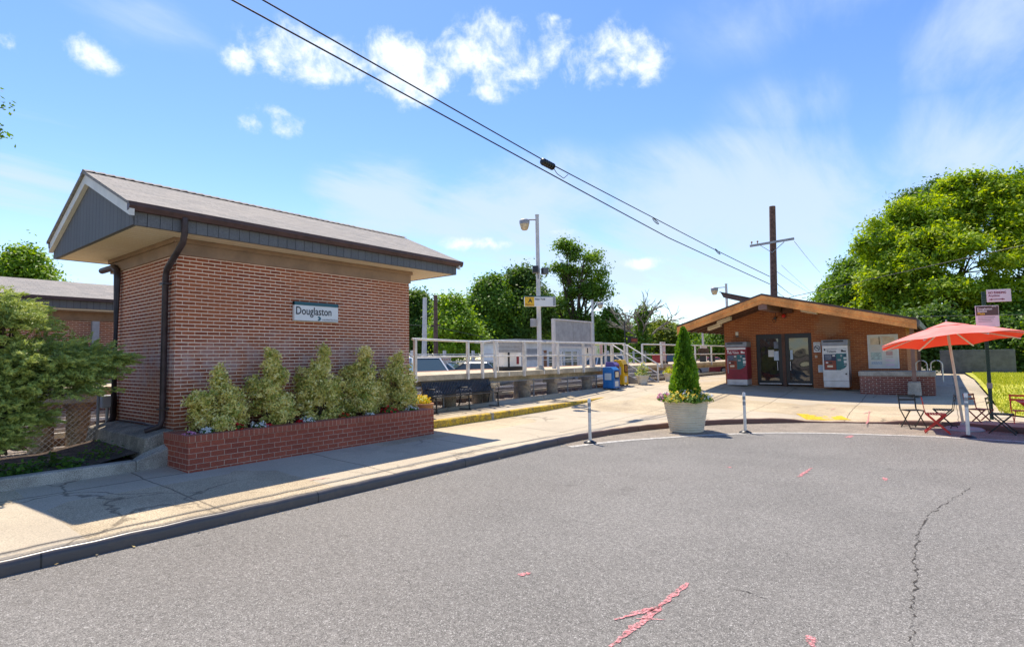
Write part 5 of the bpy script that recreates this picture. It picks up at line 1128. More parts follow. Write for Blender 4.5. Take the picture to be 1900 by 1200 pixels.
# red umbrella, chairs, table
ub = thing('parasol', 'large open red market umbrella on a leaning pole', 'umbrella', (.2, 15.45, .0))
top = Vector((.02, 15.42, 2.30)); b0 = Vector((.2, 15.48, .06)); up_ = (top - b0).normalized(); tilt = Vector((-.1, .078, 1)).normalized()
mb = MB(); mb.tube([b0, b0.lerp(top, .5), top - Vector((0, 0, .05))], .027, 10); mb.build('pole', M['tan_fixture'], ub)
MB().tube([top - Vector((0, 0, .05)), top + Vector((0, 0, .09))], [.02, .014], 8).build('finial', M['lamp_gray'], ub)
ea = Vector((1, 0, 0)); ea = (ea - tilt * ea.dot(tilt)).normalized(); eb_ = tilt.cross(ea); RR_ = 1.34; DR = .40; ns = 8; ph = .46
rim = [top + (ea * math.cos(ph + 2 * math.pi * k / ns) + eb_ * math.sin(ph + 2 * math.pi * k / ns)) * RR_ - tilt * DR for k in range(ns)]
mb = MB(); NR = 7; vs = [top]; fs = []
for i in range(1, NR + 1):
    u = i / NR
    for k in range(ns):
        for h_ in range(4):
            p = rim[k].lerp(rim[(k + 1) % ns], h_ / 4); q = top.lerp(p, u); sag = .05 * math.sin(math.pi * u) * -.6 - .035 * math.sin(math.pi * h_ / 4) * u; vs.append(q - tilt * sag)
n4 = ns * 4
for k in range(n4): fs.append((0, 1 + k, 1 + (k + 1) % n4))
for i in range(NR - 1):
    for k in range(n4): a = 1 + i * n4; fs.append((a + k, a + n4 + k, a + n4 + (k + 1) % n4, a + (k + 1) % n4))
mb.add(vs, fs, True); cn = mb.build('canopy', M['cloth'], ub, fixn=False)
mb = MB(); nv = 1.06
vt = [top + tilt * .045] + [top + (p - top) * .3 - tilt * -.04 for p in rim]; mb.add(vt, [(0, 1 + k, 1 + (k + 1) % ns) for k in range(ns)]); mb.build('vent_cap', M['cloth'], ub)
for k in range(ns):
    mb = MB(); mb.bar(top.lerp(rim[k], .06) - tilt * .045, top.lerp(rim[k], .995) - tilt * .03, .024, .022, tilt); mb.build('rib', M['cream'], ub)
bs_ = MB(); bs_.lathe([(.36, .006), (.36, .03), (.3, .06), (.07, .085), (.05, .16)], (.2, 15.48, 0), 28); bo = bs_.build('base', M['lamp_gray'], ub)
mb = MB(); hx, hy = .04, 15.28; mb.tube([(hx - .06, hy - .05, .05), (hx - .045, hy - .055, .1), (hx + .045, hy - .005, .1), (hx + .06, hy, .05)], .012, 6); mb.build('handle', M['black'], bo)

def chair(loc, rz, col, lab, slatm=None):
    t = thing('folding_chair', lab, 'chair', (*loc, 0), rz, 'folding bistro chairs', True); s = .9
    S = lambda *p: tuple(s * a for a in p)
    for y in (-.185, .185):
        y2 = y * .88
        mb = MB(); mb.bar(S(-.255, y, .82), S(-.2, y, .46), .012, .026); mb.bar(S(-.2, y, .46), S(.24, y, .012), .012, .026); mb.build('back_frame', M[col], t)
        mb = MB(); mb.bar(S(.19, y2, .45), S(-.23, y2, .012), .012, .024); mb.build('leg', M[col], t)
    mb = MB()
    for x in (-.14, -.09, -.04, .01, .06, .11, .16): mb.box(*S(x - .019, x + .019), *S(-.2, .2), s * .45 - .004, s * .45 + .006)
    mb.box(*S(-.16, .2), *S(-.17, -.15), s * .432, s * .445); mb.box(*S(-.16, .2), *S(.15, .17), s * .432, s * .445); mb.build('seat', M[slatm or col], t)
    for z, x in ((.79, -.248), (.69, -.233)): mb = MB(); mb.box(s * x - .008, s * x + .008, *S(-.205, .205), s * (z - .022), s * (z + .022)); mb.build('back_slat', M[col], t)
    mb = MB(); mb.bar(S(.21, -.18, .04), S(.21, .18, .04), .012, .012); mb.bar(S(-.2, -.16, .04), S(-.2, .16, .04), .012, .012); mb.build('stretcher', M[col], t)
chair((-.67, 15.3), R(-60), 'black', 'black folding chair farthest left, with its back to the station')
chair((-.25, 14.62), R(3), 'red', 'bright red folding chair in profile left of the umbrella')
chair((-.14, 15.75), R(184), 'black', 'black folding chair facing left behind the bright red chair')
chair((.52, 16.2), R(-32), 'maroon', 'dark red folding chair just right of the umbrella pole')
chair((.82, 15.17), R(-10), 'black', 'black folding chair in front of the green sign post')
chair((1.22, 16.15), R(-85), 'red', 'red folding chair behind the red table at the right edge')
tbx = thing('bistro_table', 'square red folding table at the right edge of the photo', 'table', (1.42, 15.4, 0), R(2), None, True)
MB().box(-.33, .33, -.33, .33, .63, .655).build('tabletop', M['red'], tbx, bevel=.006)
for y in (-.26, .26):
    mb = MB(); mb.bar((-.28, y, .625), (.28, y, .01), .014, .026); mb.build('leg', M['red'], tbx); mb = MB(); mb.bar((.28, y * .9, .625), (-.28, y * .9, .01), .014, .026); mb.build('leg', M['red'], tbx)

# sign post at right
sp_ = thing('sign_post', 'green perforated steel sign post with no parking and plaza signs', 'sign post', (.72, 16.58, .2))
c0 = Vector((.72, 16.6)); zt = yp(1836, 540, 16.6).z
mb = MB(); w = .035; mb.box(c0.x - w, c0.x - w + .01, c0.y - w, c0.y + w, .1, zt); mb.box(c0.x + w - .01, c0.x + w, c0.y - w, c0.y + w, .1, zt); mb.box(c0.x - w + .0101, c0.x + w - .0101, c0.y + w - .01, c0.y + w, .1, zt); 
for k in range(60):
    z = .15 + k * .055; mb.box(c0.x - w + .0101, c0.x + w - .0101, c0.y - w + .001, c0.y - w + .009, z, z + .035) if z < zt - .1 else None
mb.build('post', M['green_post'], sp_)
fr = Vector((.93, .36, 0)).normalized(); fn = fr.cross(Vector((0, 0, 1)))
def plate(px0, px1, py0, py1, m, name, dd=0.0):
    a = yp(px0, py1, 16.38); d = ray(px1, py1); n_ = Vector((fn.x, fn.y, 0)); b_ = Vector((0, 0, EYE)) + d * ((a - Vector((0, 0, EYE))).dot(n_) / d.dot(n_)); z0 = a.z; z1 = yp(px0, py0, 16.38).z
    a2 = Vector((a.x, a.y, 0)) + fn * dd; b2 = Vector((b_.x, b_.y, 0)) + fn * dd; mb = MB()
    q = [a2, b2, b2 - fn * .012, a2 - fn * .012]; mb.prism([(v.x, v.y) for v in q], 'z', z0, z1); o = mb.build(name, M[m], sp_, bevel=.006); return a2, b2, z0, z1
a, b_, z0, z1 = plate(1831.5, 1877.5, 537.5, 560.5, 'sign_pink', 'no_parking_plate'); W_ = (b_ - a).length
text('NO PARKING', .07, (a + fr * W_ * .07) + Vector((0, 0, z0 + (z1 - z0) * .66)), fr, M['sign_red_ink'], sp_, fit=W_ * .72, bold=.002); text('Anytime', .065, (a + fr * W_ * .07) + Vector((0, 0, z0 + (z1 - z0) * .43)), fr, M['sign_red_ink'], sp_, fit=W_ * .46, bold=.001)
mb = MB(); zc = z0 + (z1 - z0) * .2; L0 = a + fr * W_ * .1 + fn * .003; L1 = a + fr * W_ * .72 + fn * .003; mb.bar((L0.x, L0.y, zc), (L1.x, L1.y, zc), .004, .016)
for e, s in ((L0, 1), (L1, -1)): mb.add([(e.x, e.y, zc), (*(e + fr * s * .05).xy, zc + .022), (*(e + fr * s * .05).xy, zc - .022)], [(0, 1, 2)])
mb.build('arrow', M['sign_red_ink'], sp_)
a, b_, z0, z1 = plate(1811.5, 1855.5, 567.5, 607, 'sign_pink', 'plaza_plate', .002); W_ = (b_ - a).length
h_ = z1 - z0; mb = MB(); q = [a + fr * .012 + fn * .004, b_ - fr * .012 + fn * .004, b_ - fr * .012 + fn * .001, a + fr * .012 + fn * .001]; mb.prism([(v.x, v.y) for v in q], 'z', z0 + h_ * .54, z1 - .012); mb.build('brown_panel', M['sign_brown'], sp_)
for i, (s_, m_) in enumerate((('Douglaston', 'sign_white'), ('Station', 'sign_white'), ('Plaza', 'gold_ink'))): text(s_, .07, a + fr * W_ * .08 + Vector((0, 0, z0 + h_ * (.8 - .11 * i))), fr, M[m_], sp_, fit=W_ * (.62, .4, .3)[i], off=.007, bold=.001)
text('NYC', .04, a + fr * W_ * .7 + Vector((0, 0, z0 + h_ * .92)), fr, M['sign_white'], sp_, fit=W_ * .18, off=.007)
mb = MB()
for k, ww in enumerate((.8, .74, .6, .66)): zc = z0 + h_ * (.46 - .07 * k); p = a + fr * W_ * .1 + fn * .003; q = a + fr * W_ * (.1 + ww * .9) + fn * .003; mb.bar((p.x, p.y, zc), (q.x, q.y, zc), .002, .008)
mb.build('small_print', M['ink_gray'], sp_)
MB().box(c0.x - .05, c0.x + .05, c0.y - .05, c0.y - .036, .85, .97).build('bracket', M['gray_metal'], sp_)

# lawn
lawn_poly = [(.90, 21), (.95, 19.3), (1.1, 17.55), (1.4, 17.2), (4.3, 14.9), (14, 10), (24, 14), (20, 42), (.66, 36), (.8, 28)]
o = cdt(lawn_poly, .8, lambda x, y: (G(min(x, 1.5), max(y, 16.5)) if True else 0) + .012, 'lawn_base', M['turf']); struct(o)
rg = np.random.default_rng(3); n = 26000; xs = rg.random(n) ** 1.6 * 6 + .7; ysn = 15 + rg.random(n) * 21
keep = [ (x > .93 + .55 * max(0, (17.6 - y) / .5) * (y < 17.6) and x < 7 and not (y < 17.4 - (x - 1.3) * .72)) for x, y in zip(xs, ysn)]
xs = xs[keep]; ysn = ysn[keep]; zz = np.array([G(min(x, 1.5), max(y, 16.5)) for x, y in zip(xs, ysn)]) + .03; n = len(xs)
th = rg.random(n) * 6.28
o = leafmesh('grass', np.c_[xs, ysn, zz], np.c_[np.cos(th), np.sin(th), .3 * rg.random(n)], .09 * (.6 + .8 * rg.random(n)), .22, L['grass'], None, None, np.c_[rg.normal(size=n) * .4, rg.normal(size=n) * .4, np.ones(n)], 4); o['kind'] = 'stuff'; tag(o, 'bright green mown lawn beside the plaza path', 'grass')
single(MB().box(-.3, 2.6, 36.2, 36.5, .3, 1.75), 'garden_wall', M['dark_gray'], 'dark grey wall at the back of the lawn', 'wall', (3, 36.3, .3), bevel=.01)

# ------------------------------------------------------------------ beyond the tracks
PV2 = thing('far_pavilion', 'second brick pavilion with grey shingle roof beyond the tracks at left', 'pavilion', (-22, 2, .2))
MB().box(-23.3, -20.6, -6, 11.5, .2, 3.02).build('wall', M['brick_pav'], PV2); MB().box(-23.4, -20.55, -6.1, 11.6, 3.02, 3.3).build('beam', M['brown_trim'], PV2)
MB().box(-24.3, -20.05, -7, 12.6, 3.301, 3.34).build('soffit', M['soffit'], PV2); MB().box(-20.08, -20.0, -7, 12.6, 3.341, 3.62).build('fascia', M['siding'], PV2)
MB().prism([(-24.2, 3.63), (-22.1, 4.36), (-19.95, 3.63), (-19.95, 3.6), (-22.1, 4.3), (-24.2, 3.6)], 'y', -7.1, 12.75).build('roof', M['shingle'], PV2)
MB().box(-19.96, -19.86, -7.1, 12.75, 3.57, 3.66).build('gutter', M['gutter'], PV2)
MB().prism([(-24.1, 3.341), (-20.1, 3.341), (-20.1, 3.6), (-22.1, 4.28), (-24.1, 3.6)], 'y', 12.56, 12.62).build('gable', M['siding'], PV2)
c = xp(176, 630, -20.3); MB().box(c.x - .07, c.x + .07, c.y - .09, c.y + .09, 1.0, 3.0).build('post', M['lamp_gray'], PV2)
single(MB().box(-23.5, -20.2, -30, 13, .9, 1.2), 'platform_deck', M['concrete_deck'], 'far concrete platform under the second brick pavilion', 'platform', (-21, 0, .9))

# car park fence
fp = [(-19.5, y) for y in (7, 14, 22, 30, 44)]
cf_ = thing('car_park_fence', 'white post and rail fence between the tracks and the car park', 'fence', (-19.5, 20, .15))
for y in np.arange(9, 44, 2.1): MB().box(-19.58, -19.46, y - .06, y + .06, .15, 2.12).build('post', M['pole_pale'], cf_)
for z in (1.93, 1.55, 1.1, .7): MB().box(-19.455, -19.42, 8, 44, z - .025, z + .025).build('rail', M['alu'], cf_)
sg2 = thing('fence_sign', 'faded Douglaston sign with orange letters on the car park fence', 'sign', (-19.4, 19, 1.7)); a = xp(777, 668, -19.4); b_ = xp(836, 668, -19.4)
MB().box(-19.415, -19.39, a.y, b_.y, 1.57, 1.84).build('panel', M['cream'], sg2); text('Douglaston', .22, (-19.39, a.y + .1, 1.63), (0, 1, 0), M['orange_ink'], sg2, fit=(b_.y - a.y) - .2)

# parked cars
def car(px, py, d, rz, col, lab, suv=False, wz=.18):
    p = atd(px, py, d); t = thing('parked_car', lab, 'car', (p.x, p.y, wz), rz, 'cars parked beyond the tracks', True)
    Lc, Wc, H1, H2 = (4.0, 1.6, .82, 1.3) if not suv else (4.1, 1.68, .95, 1.58)
    pr = [(-Lc / 2, .3), (-Lc / 2 - .02, .6), (-Lc / 2 + .1, H1 - .04), (-.9, H1), (.95, H1), (Lc / 2 - .25, H1 - .16), (Lc / 2, .55), (Lc / 2, .28), (1.6, .2), (-1.6, .2)]
    pm = carpaint('paint_' + lab.split(' car')[0].replace(' ', '_'), col)
    MB().prism(pr, 'y', -Wc / 2, Wc / 2).build('body', pm, t, bevel=.06)
    tx = -1.75 if suv else -1.45; rx0, rx1 = (-1.55, .3) if suv else (-.85, .35)
    def cab(x0, x1, x2, x3, z0, z1, ins):
        w0 = Wc / 2 - .05; w1 = Wc / 2 - ins; m = MB()
        m.add([(x0, -w0, z0), (x3, -w0, z0), (x3, w0, z0), (x0, w0, z0), (x1, -w1, z1), (x2, -w1, z1), (x2, w1, z1), (x1, w1, z1)], [(0, 1, 5, 4), (1, 2, 6, 5), (2, 3, 7, 6), (3, 0, 4, 7), (4, 5, 6, 7), (3, 2, 1, 0)]); return m
    cab(tx, rx0, rx1, 1.1, H1 - .03, H2, .22).build('windows', M['car_glass'], t)
    m = MB(); w1 = Wc / 2 - .2; m.add([(rx0 - .06, -w1, H2 - .01), (rx1 + .06, -w1, H2 - .01), (rx1 + .06, w1, H2 - .01), (rx0 - .06, w1, H2 - .01), (rx0 + .1, -w1 + .1, H2 + .045), (rx1 - .1, -w1 + .1, H2 + .045), (rx1 - .1, w1 - .1, H2 + .045), (rx0 + .1, w1 - .1, H2 + .045)], [(0, 1, 5, 4), (1, 2, 6, 5), (2, 3, 7, 6), (3, 0, 4, 7), (4, 5, 6, 7)])
    for s in (-1, 1):
        for xa, xb in ((1.1, rx1), (tx, rx0), (.05, -.05)): m.bar((xa, s * (Wc / 2 - .05), H1 - .02), (xb, s * (Wc / 2 - .215), H2), .07, .05)
    m.build('roof', pm, t)
    for x in (-1.25, 1.25):
        for s in (-1, 1):
            w = MB().tube([(x, s * (Wc / 2 - .17), .3), (x, s * (Wc / 2 + .01), .3)], .3, 18).build('wheel', M['black'], t); MB().tube([(x, s * (Wc / 2 + .005), .3), (x, s * (Wc / 2 + .02), .3)], .18, 12).build('rim', M['lamp_gray'], w)
    for s in (-.58, .58): MB().box(Lc / 2 - .08, Lc / 2 + .015, s - .16, s + .16, .5, .64).build('headlight', M['white_paint'], t); MB().box(-Lc / 2 - .03, -Lc / 2 + .05, s - .14, s + .14, .56, .76).build('tail_light', M['red'], t)
for a in ((787, 690, 25.5, R(-25), (.55, .57, .58), 'silver car with pale windscreen at the left end of the railing', True), (880, 690, 28, R(205), (.1, .13, .15), 'dark grey saloon car parked beyond the fence'), (826, 690, 35, R(20), (.3, .32, .34), 'grey car half hidden behind the dark saloon'), (945, 690, 44, R(30), (.03, .035, .05), 'black car parked behind the white cabinet'), (1112, 690, 35, R(200), (.75, .76, .76), 'white car parked right of the hut', True), (1262, 690, 42, R(20), (.35, .37, .4), 'pale car seen between stairs and small tree', True), (1312, 690, 44, R(200), (.3, .04, .05), 'dark red car seen under the station canopy')): car(*a)

# hut with white windows
hb = thing('white_hut', 'small white windowed hut with flat grey roof across the tracks', 'hut', (-22.5, 33, .2)); X = -22.0
a = xp(957, 640, X); b_ = xp(1112, 640, X); y0, y1 = a.y, b_.y; zt = xp(1000, 630, X).z
MB().box(X - 3, X, y0, y1, .2, zt - .2).build('wall', M['white_paint'], hb); MB().box(X - 3.3, X + .35, y0 - .3, y1 - 1.8, zt - .199, zt).build('roof', M['lamp_gray'], hb)
for px0, px1 in ((1017, 1030), (1032, 1045), (1047, 1060), (1062, 1072)):
    ya = xp(px0, 660, X).y; yb = xp(px1, 660, X).y; w = MB().box(X + .002, X + .03, ya, yb, 1.0, 2.15).build('window', M['white_paint'], hb)
    for k in range(3): MB().box(X + .031, X + .036, ya + .06, yb - .06, 1.04 + k * .37, 1.04 + k * .37 + .31).build('pane', M['win_glass'], w)
ya = xp(1006, 660, X).y; yb = xp(1014, 660, X).y; MB().box(X + .002, X + .03, ya, yb, .25, 2.2).build('door', M['brown_box'], hb)
ya = xp(962, 660, X).y; yb = xp(1000, 660, X).y; MB().box(X + .002, X + .02, ya, yb, 1.5, 2.3).build('notice_board', M['lamp_gray'], hb)

# poles and wires
t = thing('utility_pole', 'tall weathered wooden utility pole with crossarm behind the station', 'utility pole', (-7.6, 34, .5))
MB().tube([(-7.72, 34, .3), (-7.6, 34, 5.2), (-7.48, 34, 10.15)], [.21, .185, .165], 14).build('pole', M['pole_wood'], t)
ca = MB(); ca.bar((-8.72, 33.75, 7.98), (-6.38, 33.75, 8.08), .1, .12); cao = ca.build('crossarm', M['lamp_gray'], t)
for s in (-.65, .65): mb = MB(); mb.bar((-7.55 + s, 33.8, 7.98), (-7.55, 33.8, 7.45), .03, .03); mb.build('brace', M['lamp_gray'], t)
for x in (-8.62, -8.3): MB().lathe([(.02, 0), (.02, .08), (.055, .1), (.045, .16), (.02, .18)], (x, 33.75, 8.06), 10).build('insulator', M['brown_box'], cao)
t = thing('steel_pole', 'pale steel pole beyond the car park behind the railing', 'pole', (-22.3, 20.6, .2)); c = atd(787, 552, 30); MB().tube([(c.x - .1, c.y, .15), (c.x, c.y, 2.5), (c.x + .06, c.y, c.z)], [.14, .13, .11], 10).build('pole', M['pole_pale'], t); MB().lathe([(.25, 0), (.25, .06), (.15, .1)], (c.x - .1, c.y, .18), 10).build('base', M['concrete'], t)
t = thing('utility_pole', 'thin dark wooden pole among the trees behind the railing', 'utility pole', (-27, 26.5, .2)); c = atd(808, 548, 38); MB().tube([(c.x, c.y, .15), (c.x, c.y, c.z)], [.17, .13], 10).build('pole', M['pole_wood'], t); MB().bar((c.x - .3, c.y - .15, 4.0), (c.x + .3, c.y + .15, 4.0), .08, .1).build('bracket', M['pole_wood'], t)
lamp(*atd(1101, 640, 48).xy, .2, atd(1101, 556, 48).z, (.55, .4, -.1), 'pale street lamp in the car park seen beyond the billboard', r=.12, s=1.7)
lamp(*yp(1350, 600, 38).xy, 1.3, yp(1350, 527, 38).z, (-.75, -.1, -.05), 'grey lamp post rising behind the station roof', r=.1, s=1.6)
lamp(*xp(1305, 650, -13.0).xy, 1.3, 4.0, (.3, .3, -.1), 'platform lamp post seen below the station canopy', r=.08, s=1.2)
def wire(name, pts, r, lab, sag=0.0, n=26):
    P = [Vector(p) for p in pts]; out = []
    for a, b_ in zip(P, P[1:]):
        L_ = (b_ - a).length
        for i in range(n): u = i / n; q = a.lerp(b_, u); q.z -= sag * L_ * 4 * u * (1 - u); out.append(q)
    out.append(P[-1]); mb = MB(); mb.tube(out, r, 5); c = out[0]
    return single(mb, name, M['black'], lab, 'cable', tuple(c))
A0, A1 = atd(430, 0, 10.6), atd(1428, 527, 31.8); Am1, Am2, Am3 = atd(789, 196, 14.4), atd(1076.5, 353, 18.0), atd(1240, 441, 22.6); B0, B1 = atd(487, 0, 11.0), atd(1428, 513, 31.8)
wire('overhead_cable', [A0 + (A0 - Am1) * 1.5, A0, Am1, Am2, Am3, A1], .02, 'lower black cable crossing the sky to the utility pole', .0004)
Bm1 = atd(1006, 296, 17.4); Bm2 = atd(1220, 408, 23.4); Bm3 = atd(1330, 465, 27.3)
wire('overhead_cable', [B0 + (B0 - Bm1) * .8, B0, Bm1, Bm2, Bm3, B1], .019, 'upper black cable carrying the splice case', .0008)
mb = MB(); dv = (Bm2 - Bm1).normalized(); p = Bm1 - Vector((0, 0, .06)); q = p + dv * .55; mb.tube([p - dv * .02, p, q, q + dv * .02], [.05, .1, .1, .05], 12)
for k in range(5): e = p + dv * (.06 + k * .11); mb.tube([e, e + dv * .05], .115, 12)
mb.tube([q, q + dv * .25 - Vector((0, 0, .16)), q + dv * .6 - Vector((0, 0, .2)), q + dv * .85], .012, 5)
single(mb, 'splice_case', M['black'], 'black cable splice case hanging on the upper cable', 'splice case', tuple(p))
def shoe(c, lab, s=.22, tip=0):
    mb = MB(); c = Vector(c); a = dv; b_ = Vector((dv.y, -dv.x, 0)).normalized() * .4 + Vector((0, 0, -.6)); pts = []
    for k in range(15):
        an = math.pi * (.15 + 1.7 * k / 14); pts.append(c + a * (-math.cos(an) * s + s) + b_ * math.sin(an) * s * 1.0 - Vector((0, 0, .03)))
    mb.tube(pts + [pts[0]], .016, 5, False); mb.bar(pts[3], pts[11], .012, .012); mb.bar(pts[5], pts[9], .012, .012)
    single(mb, 'cable_loop', M['black'], lab, 'cable loop', tuple(c), 'cable storage loops')
shoe(atd(1212, 407, 23.4), 'black snowshoe loop on the upper cable above the trees'); shoe(atd(1328, 464, 27.5), 'black snowshoe loop on the upper cable nearest the utility pole', .24)
E1 = yp(1438, 560, 20); wire('service_wire', [atd(1990, 432, 14), atd(1900, 455, 16), atd(1480, 548, 23), E1], .012, 'grey service wire sloping from the right to the station ridge', .0)
wire('service_wire', [atd(1990, 582, 20), Vector(yp(1702, 587, 20.2))], .01, 'thin level wire from the roof corner to the right', .0)
PT = Vector((-7.55, 34, 5.4))
for i, (x0, y0, x1, y1, d0, d1, lab) in enumerate(((1436, 500, 1505, 545, 32.2, 60, 'thin wire running down from the utility pole, upper one'), (1437, 522, 1474, 550, 32.2, 55, 'cable continuing behind the utility pole, middle one'), (1436, 536, 1455, 551, 32.2, 50, 'cable continuing behind the utility pole, lowest one'), (1474, 448, 1522, 506, 32.2, 60, 'thin wire from the right end of the crossarm'), (1450, 492, 1512, 547, 45, 70, 'thin far wire right of the utility pole'))):
    wire('pole_wire', [atd(x0, y0, d0), atd(x1, y1, d1)], .02 if i in (1, 2) else .012, lab, .002, 12)
wire('pole_wire', [atd(700, 598, 36), atd(808, 606, 37.8), atd(915, 629, 40), atd(1000, 640, 44)], .02, 'thin wire crossing the trees behind the railing', .002, 10)

# ------------------------------------------------------------------ trees
def tr(px, d, w, h, lab, lm, seed, ncl, per, leaf, cr, lob=None, inner=.5, **k):
    ncl = int(ncl * 1.5); per = int(per * 1.15)
    p = atd(px, 660, d); b = (p.x, p.y, .15); rg = random.Random(seed); Ls = []
    n = lob or 9
    for i in range(n):
        f = (i + .5) / n; zz = h * (.3 + .55 * f); rad = w * (.62 - .38 * abs(f - .35) ** 1.2 * 1.5) * .8; an = rg.uniform(0, 6.28); o = w * .42 * (1 - f * .75)
        Ls.append((b[0] + o * math.cos(an), b[1] + o * math.sin(an), zz, rad * rg.uniform(.75, 1.05), rad * rg.uniform(.75, 1.05), h * .17 * rg.uniform(.8, 1.2)))
    Ls.append((b[0], b[1], h * .87, w * .32, w * .32, h * .13)); Ls.append((b[0], b[1], h * .55, w * .7, w * .7, h * .25))
    return tree('tree', lab, b, Ls, ncl, per, leaf, cr, seed, lm, **k)
G1 = 'trees beyond the tracks'
tr(40, 46, 5.2, 11.3, 'broad bright green tree behind the far pavilion at left', 'lime', 101, 900, 34, .3, .8, group=G1)
tr(-60, 50, 5.5, 12.0, 'bright green tree at the left edge of the photo', 'lime', 102, 700, 34, .3, .8, group=G1)
tr(772, 64, 4.5, 9.6, 'dark green tree partly hidden by the brick pavilion', 'dark', 103, 600, 30, .34, .9, group=G1)
tr(700, 66, 5, 9.5, 'dark green tree hidden behind the brick pavilion', 'dark', 113, 400, 26, .36, .9, group=G1)
tr(838, 46, 3.3, 6.6, 'bright yellow green bushy tree behind the car park', 'lime', 104, 700, 36, .26, .7, group=G1, trunk=.16)
tr(915, 56, 4.2, 9.6, 'dense dark rounded tree left of the lamp post', 'mid', 105, 800, 36, .3, .8, group=G1)
tr(968, 58, 4.6, 11.0, 'tall dark rounded tree behind the lamp post', 'dark', 106, 900, 36, .3, .8, group=G1)
_p = atd(1068, 660, 60)
tree('tree', 'tall open crowned tree right of the lamp post', (_p.x, _p.y, .15), [(*atd(px, py, d), r, r, r * .62) for px, py, d, r in ((1050, 470, 60, 1.5), (1085, 480, 59, 1.5), (1040, 510, 60, 1.6), (1100, 515, 60, 1.7), (1070, 520, 61, 1.9), (1120, 540, 60, 1.3), (1060, 560, 60, 1.8), (1115, 555, 59, 1.2), (1030, 570, 61, 1.6), (1050, 455, 60, .9), (1085, 600, 60, 1.7), (1045, 620, 61, 1.9), (1090, 545, 60, 1.6))], 620, 34, .28, .7, 107, 'mid', group=G1, fork=.45, inner=.62, limbs=13, trunk=.36)
tr(1030, 66, 4, 8.2, 'low dark tree below the tall open one', 'dark', 108, 500, 30, .32, .9, group=G1)
tr(1136, 58, 2.6, 6.2, 'small round green tree behind the poster board', 'mid', 109, 420, 32, .28, .7, group=G1, trunk=.16)
tr(1228, 66, 3.4, 5.6, 'pale yellow green tree behind the stairs', 'olive', 110, 480, 30, .3, .8, group=G1, trunk=.16)
tr(1190, 70, 3.0, 5.0, 'yellowish low tree below the bare one', 'olive', 111, 420, 30, .3, .8, group=G1, trunk=.16)
tr(1290, 70, 3.4, 4.7, 'light green tree seen under the station canopy', 'lime', 112, 420, 30, .3, .8, group=G1, trunk=.16)
tr(1340, 64, 2.8, 4.6, 'light green tree at the corner under the station canopy', 'mid', 114, 420, 30, .3, .8, group=G1, trunk=.16)
tr(1258, 74, 3.2, 5.4, 'far olive tree left of the canopy post', 'olive', 115, 380, 30, .3, .8, group=G1, trunk=.16)
tr(1100, 74, 4, 6.4, 'far dark tree between the billboard and the bare tree', 'dark', 116, 380, 30, .34, .9, group=G1)
tr(870, 70, 5, 8.5, 'far dark tree behind the yellow green bushy tree', 'dark', 117, 420, 30, .36, 1., group=G1)
tr(1160, 76, 3.5, 5.2, 'far mid green tree behind the departure display', 'mid', 118, 300, 30, .32, .9, group=G1)
tr(812, 68, 4.5, 7.6, 'far green tree between the two bushy ones left of the lamp post', 'mid', 121, 420, 30, .34, .9, group=G1)
tr(1000, 72, 5, 8.0, 'far dark tree filling the gap behind the lamp post', 'dark', 122, 420, 30, .36, 1., group=G1)
tr(1120, 70, 4, 6.0, 'far green tree right of the tall open one', 'mid', 123, 380, 30, .34, .9, group=G1)
tr(1200, 84, 5, 5.6, 'far olive tree behind the bare one', 'olive', 124, 380, 30, .36, 1., group=G1)
# half dead tree wrapped in ivy
p = atd(1188, 660, 46); b = Vector((p.x, p.y, .15)); t = thing('bare_tree', 'half dead bare branched tree wrapped in ivy beyond the stairs', 'tree', tuple(b)); rg = random.Random(6); mb = MB()
mb.tube([b, b + Vector((.1, 0, 2.5)), b + Vector((0, 0, 5.0))], [.3, .22, .14], 8)
tips = []
def branch(p, d, L_, r, n):
    if n == 0: return
    e = p + d * L_ + Vector((0, 0, .06 * L_)); mid = p.lerp(e, .5) + Vector((rg.uniform(-.1, .1), rg.uniform(-.1, .1), rg.uniform(-.05, .1))) * L_
    mb.tube([p, mid, e], [r, r * .75, r * .5], 5); tips.append(e)
    for _ in range(3 if n > 2 else 2): dd = (d + Vector((rg.gauss(0, .55), rg.gauss(0, .55), rg.gauss(.12, .35)))).normalized(); branch(p.lerp(e, rg.uniform(.55, 1)), dd, L_ * rg.uniform(.55, .8), r * .6, n - 1)
for k in range(9):
    an = k * .7; d = Vector((math.cos(an) * .85, math.sin(an) * .85, rg.uniform(.45, 1.0))).normalized(); branch(b + Vector((0, 0, rg.uniform(2.4, 4.4))), d, rg.uniform(1.3, 1.9), .11, 4)
mb.build('trunk', M['bark_pale'], t, fixn=False)
P, N, sz, rnd = crown([(b.x + .1, b.y, 2.0, .6, .6, 1.9), (b.x + .1, b.y, 4.0, .35, .35, 1.3), (b.x + .5, b.y, 5.3, .2, .2, .6)], 120, 22, .26, .5, 6); leafmesh('ivy', P, N, sz, .6, L['mid'], t, rnd, seed=6)

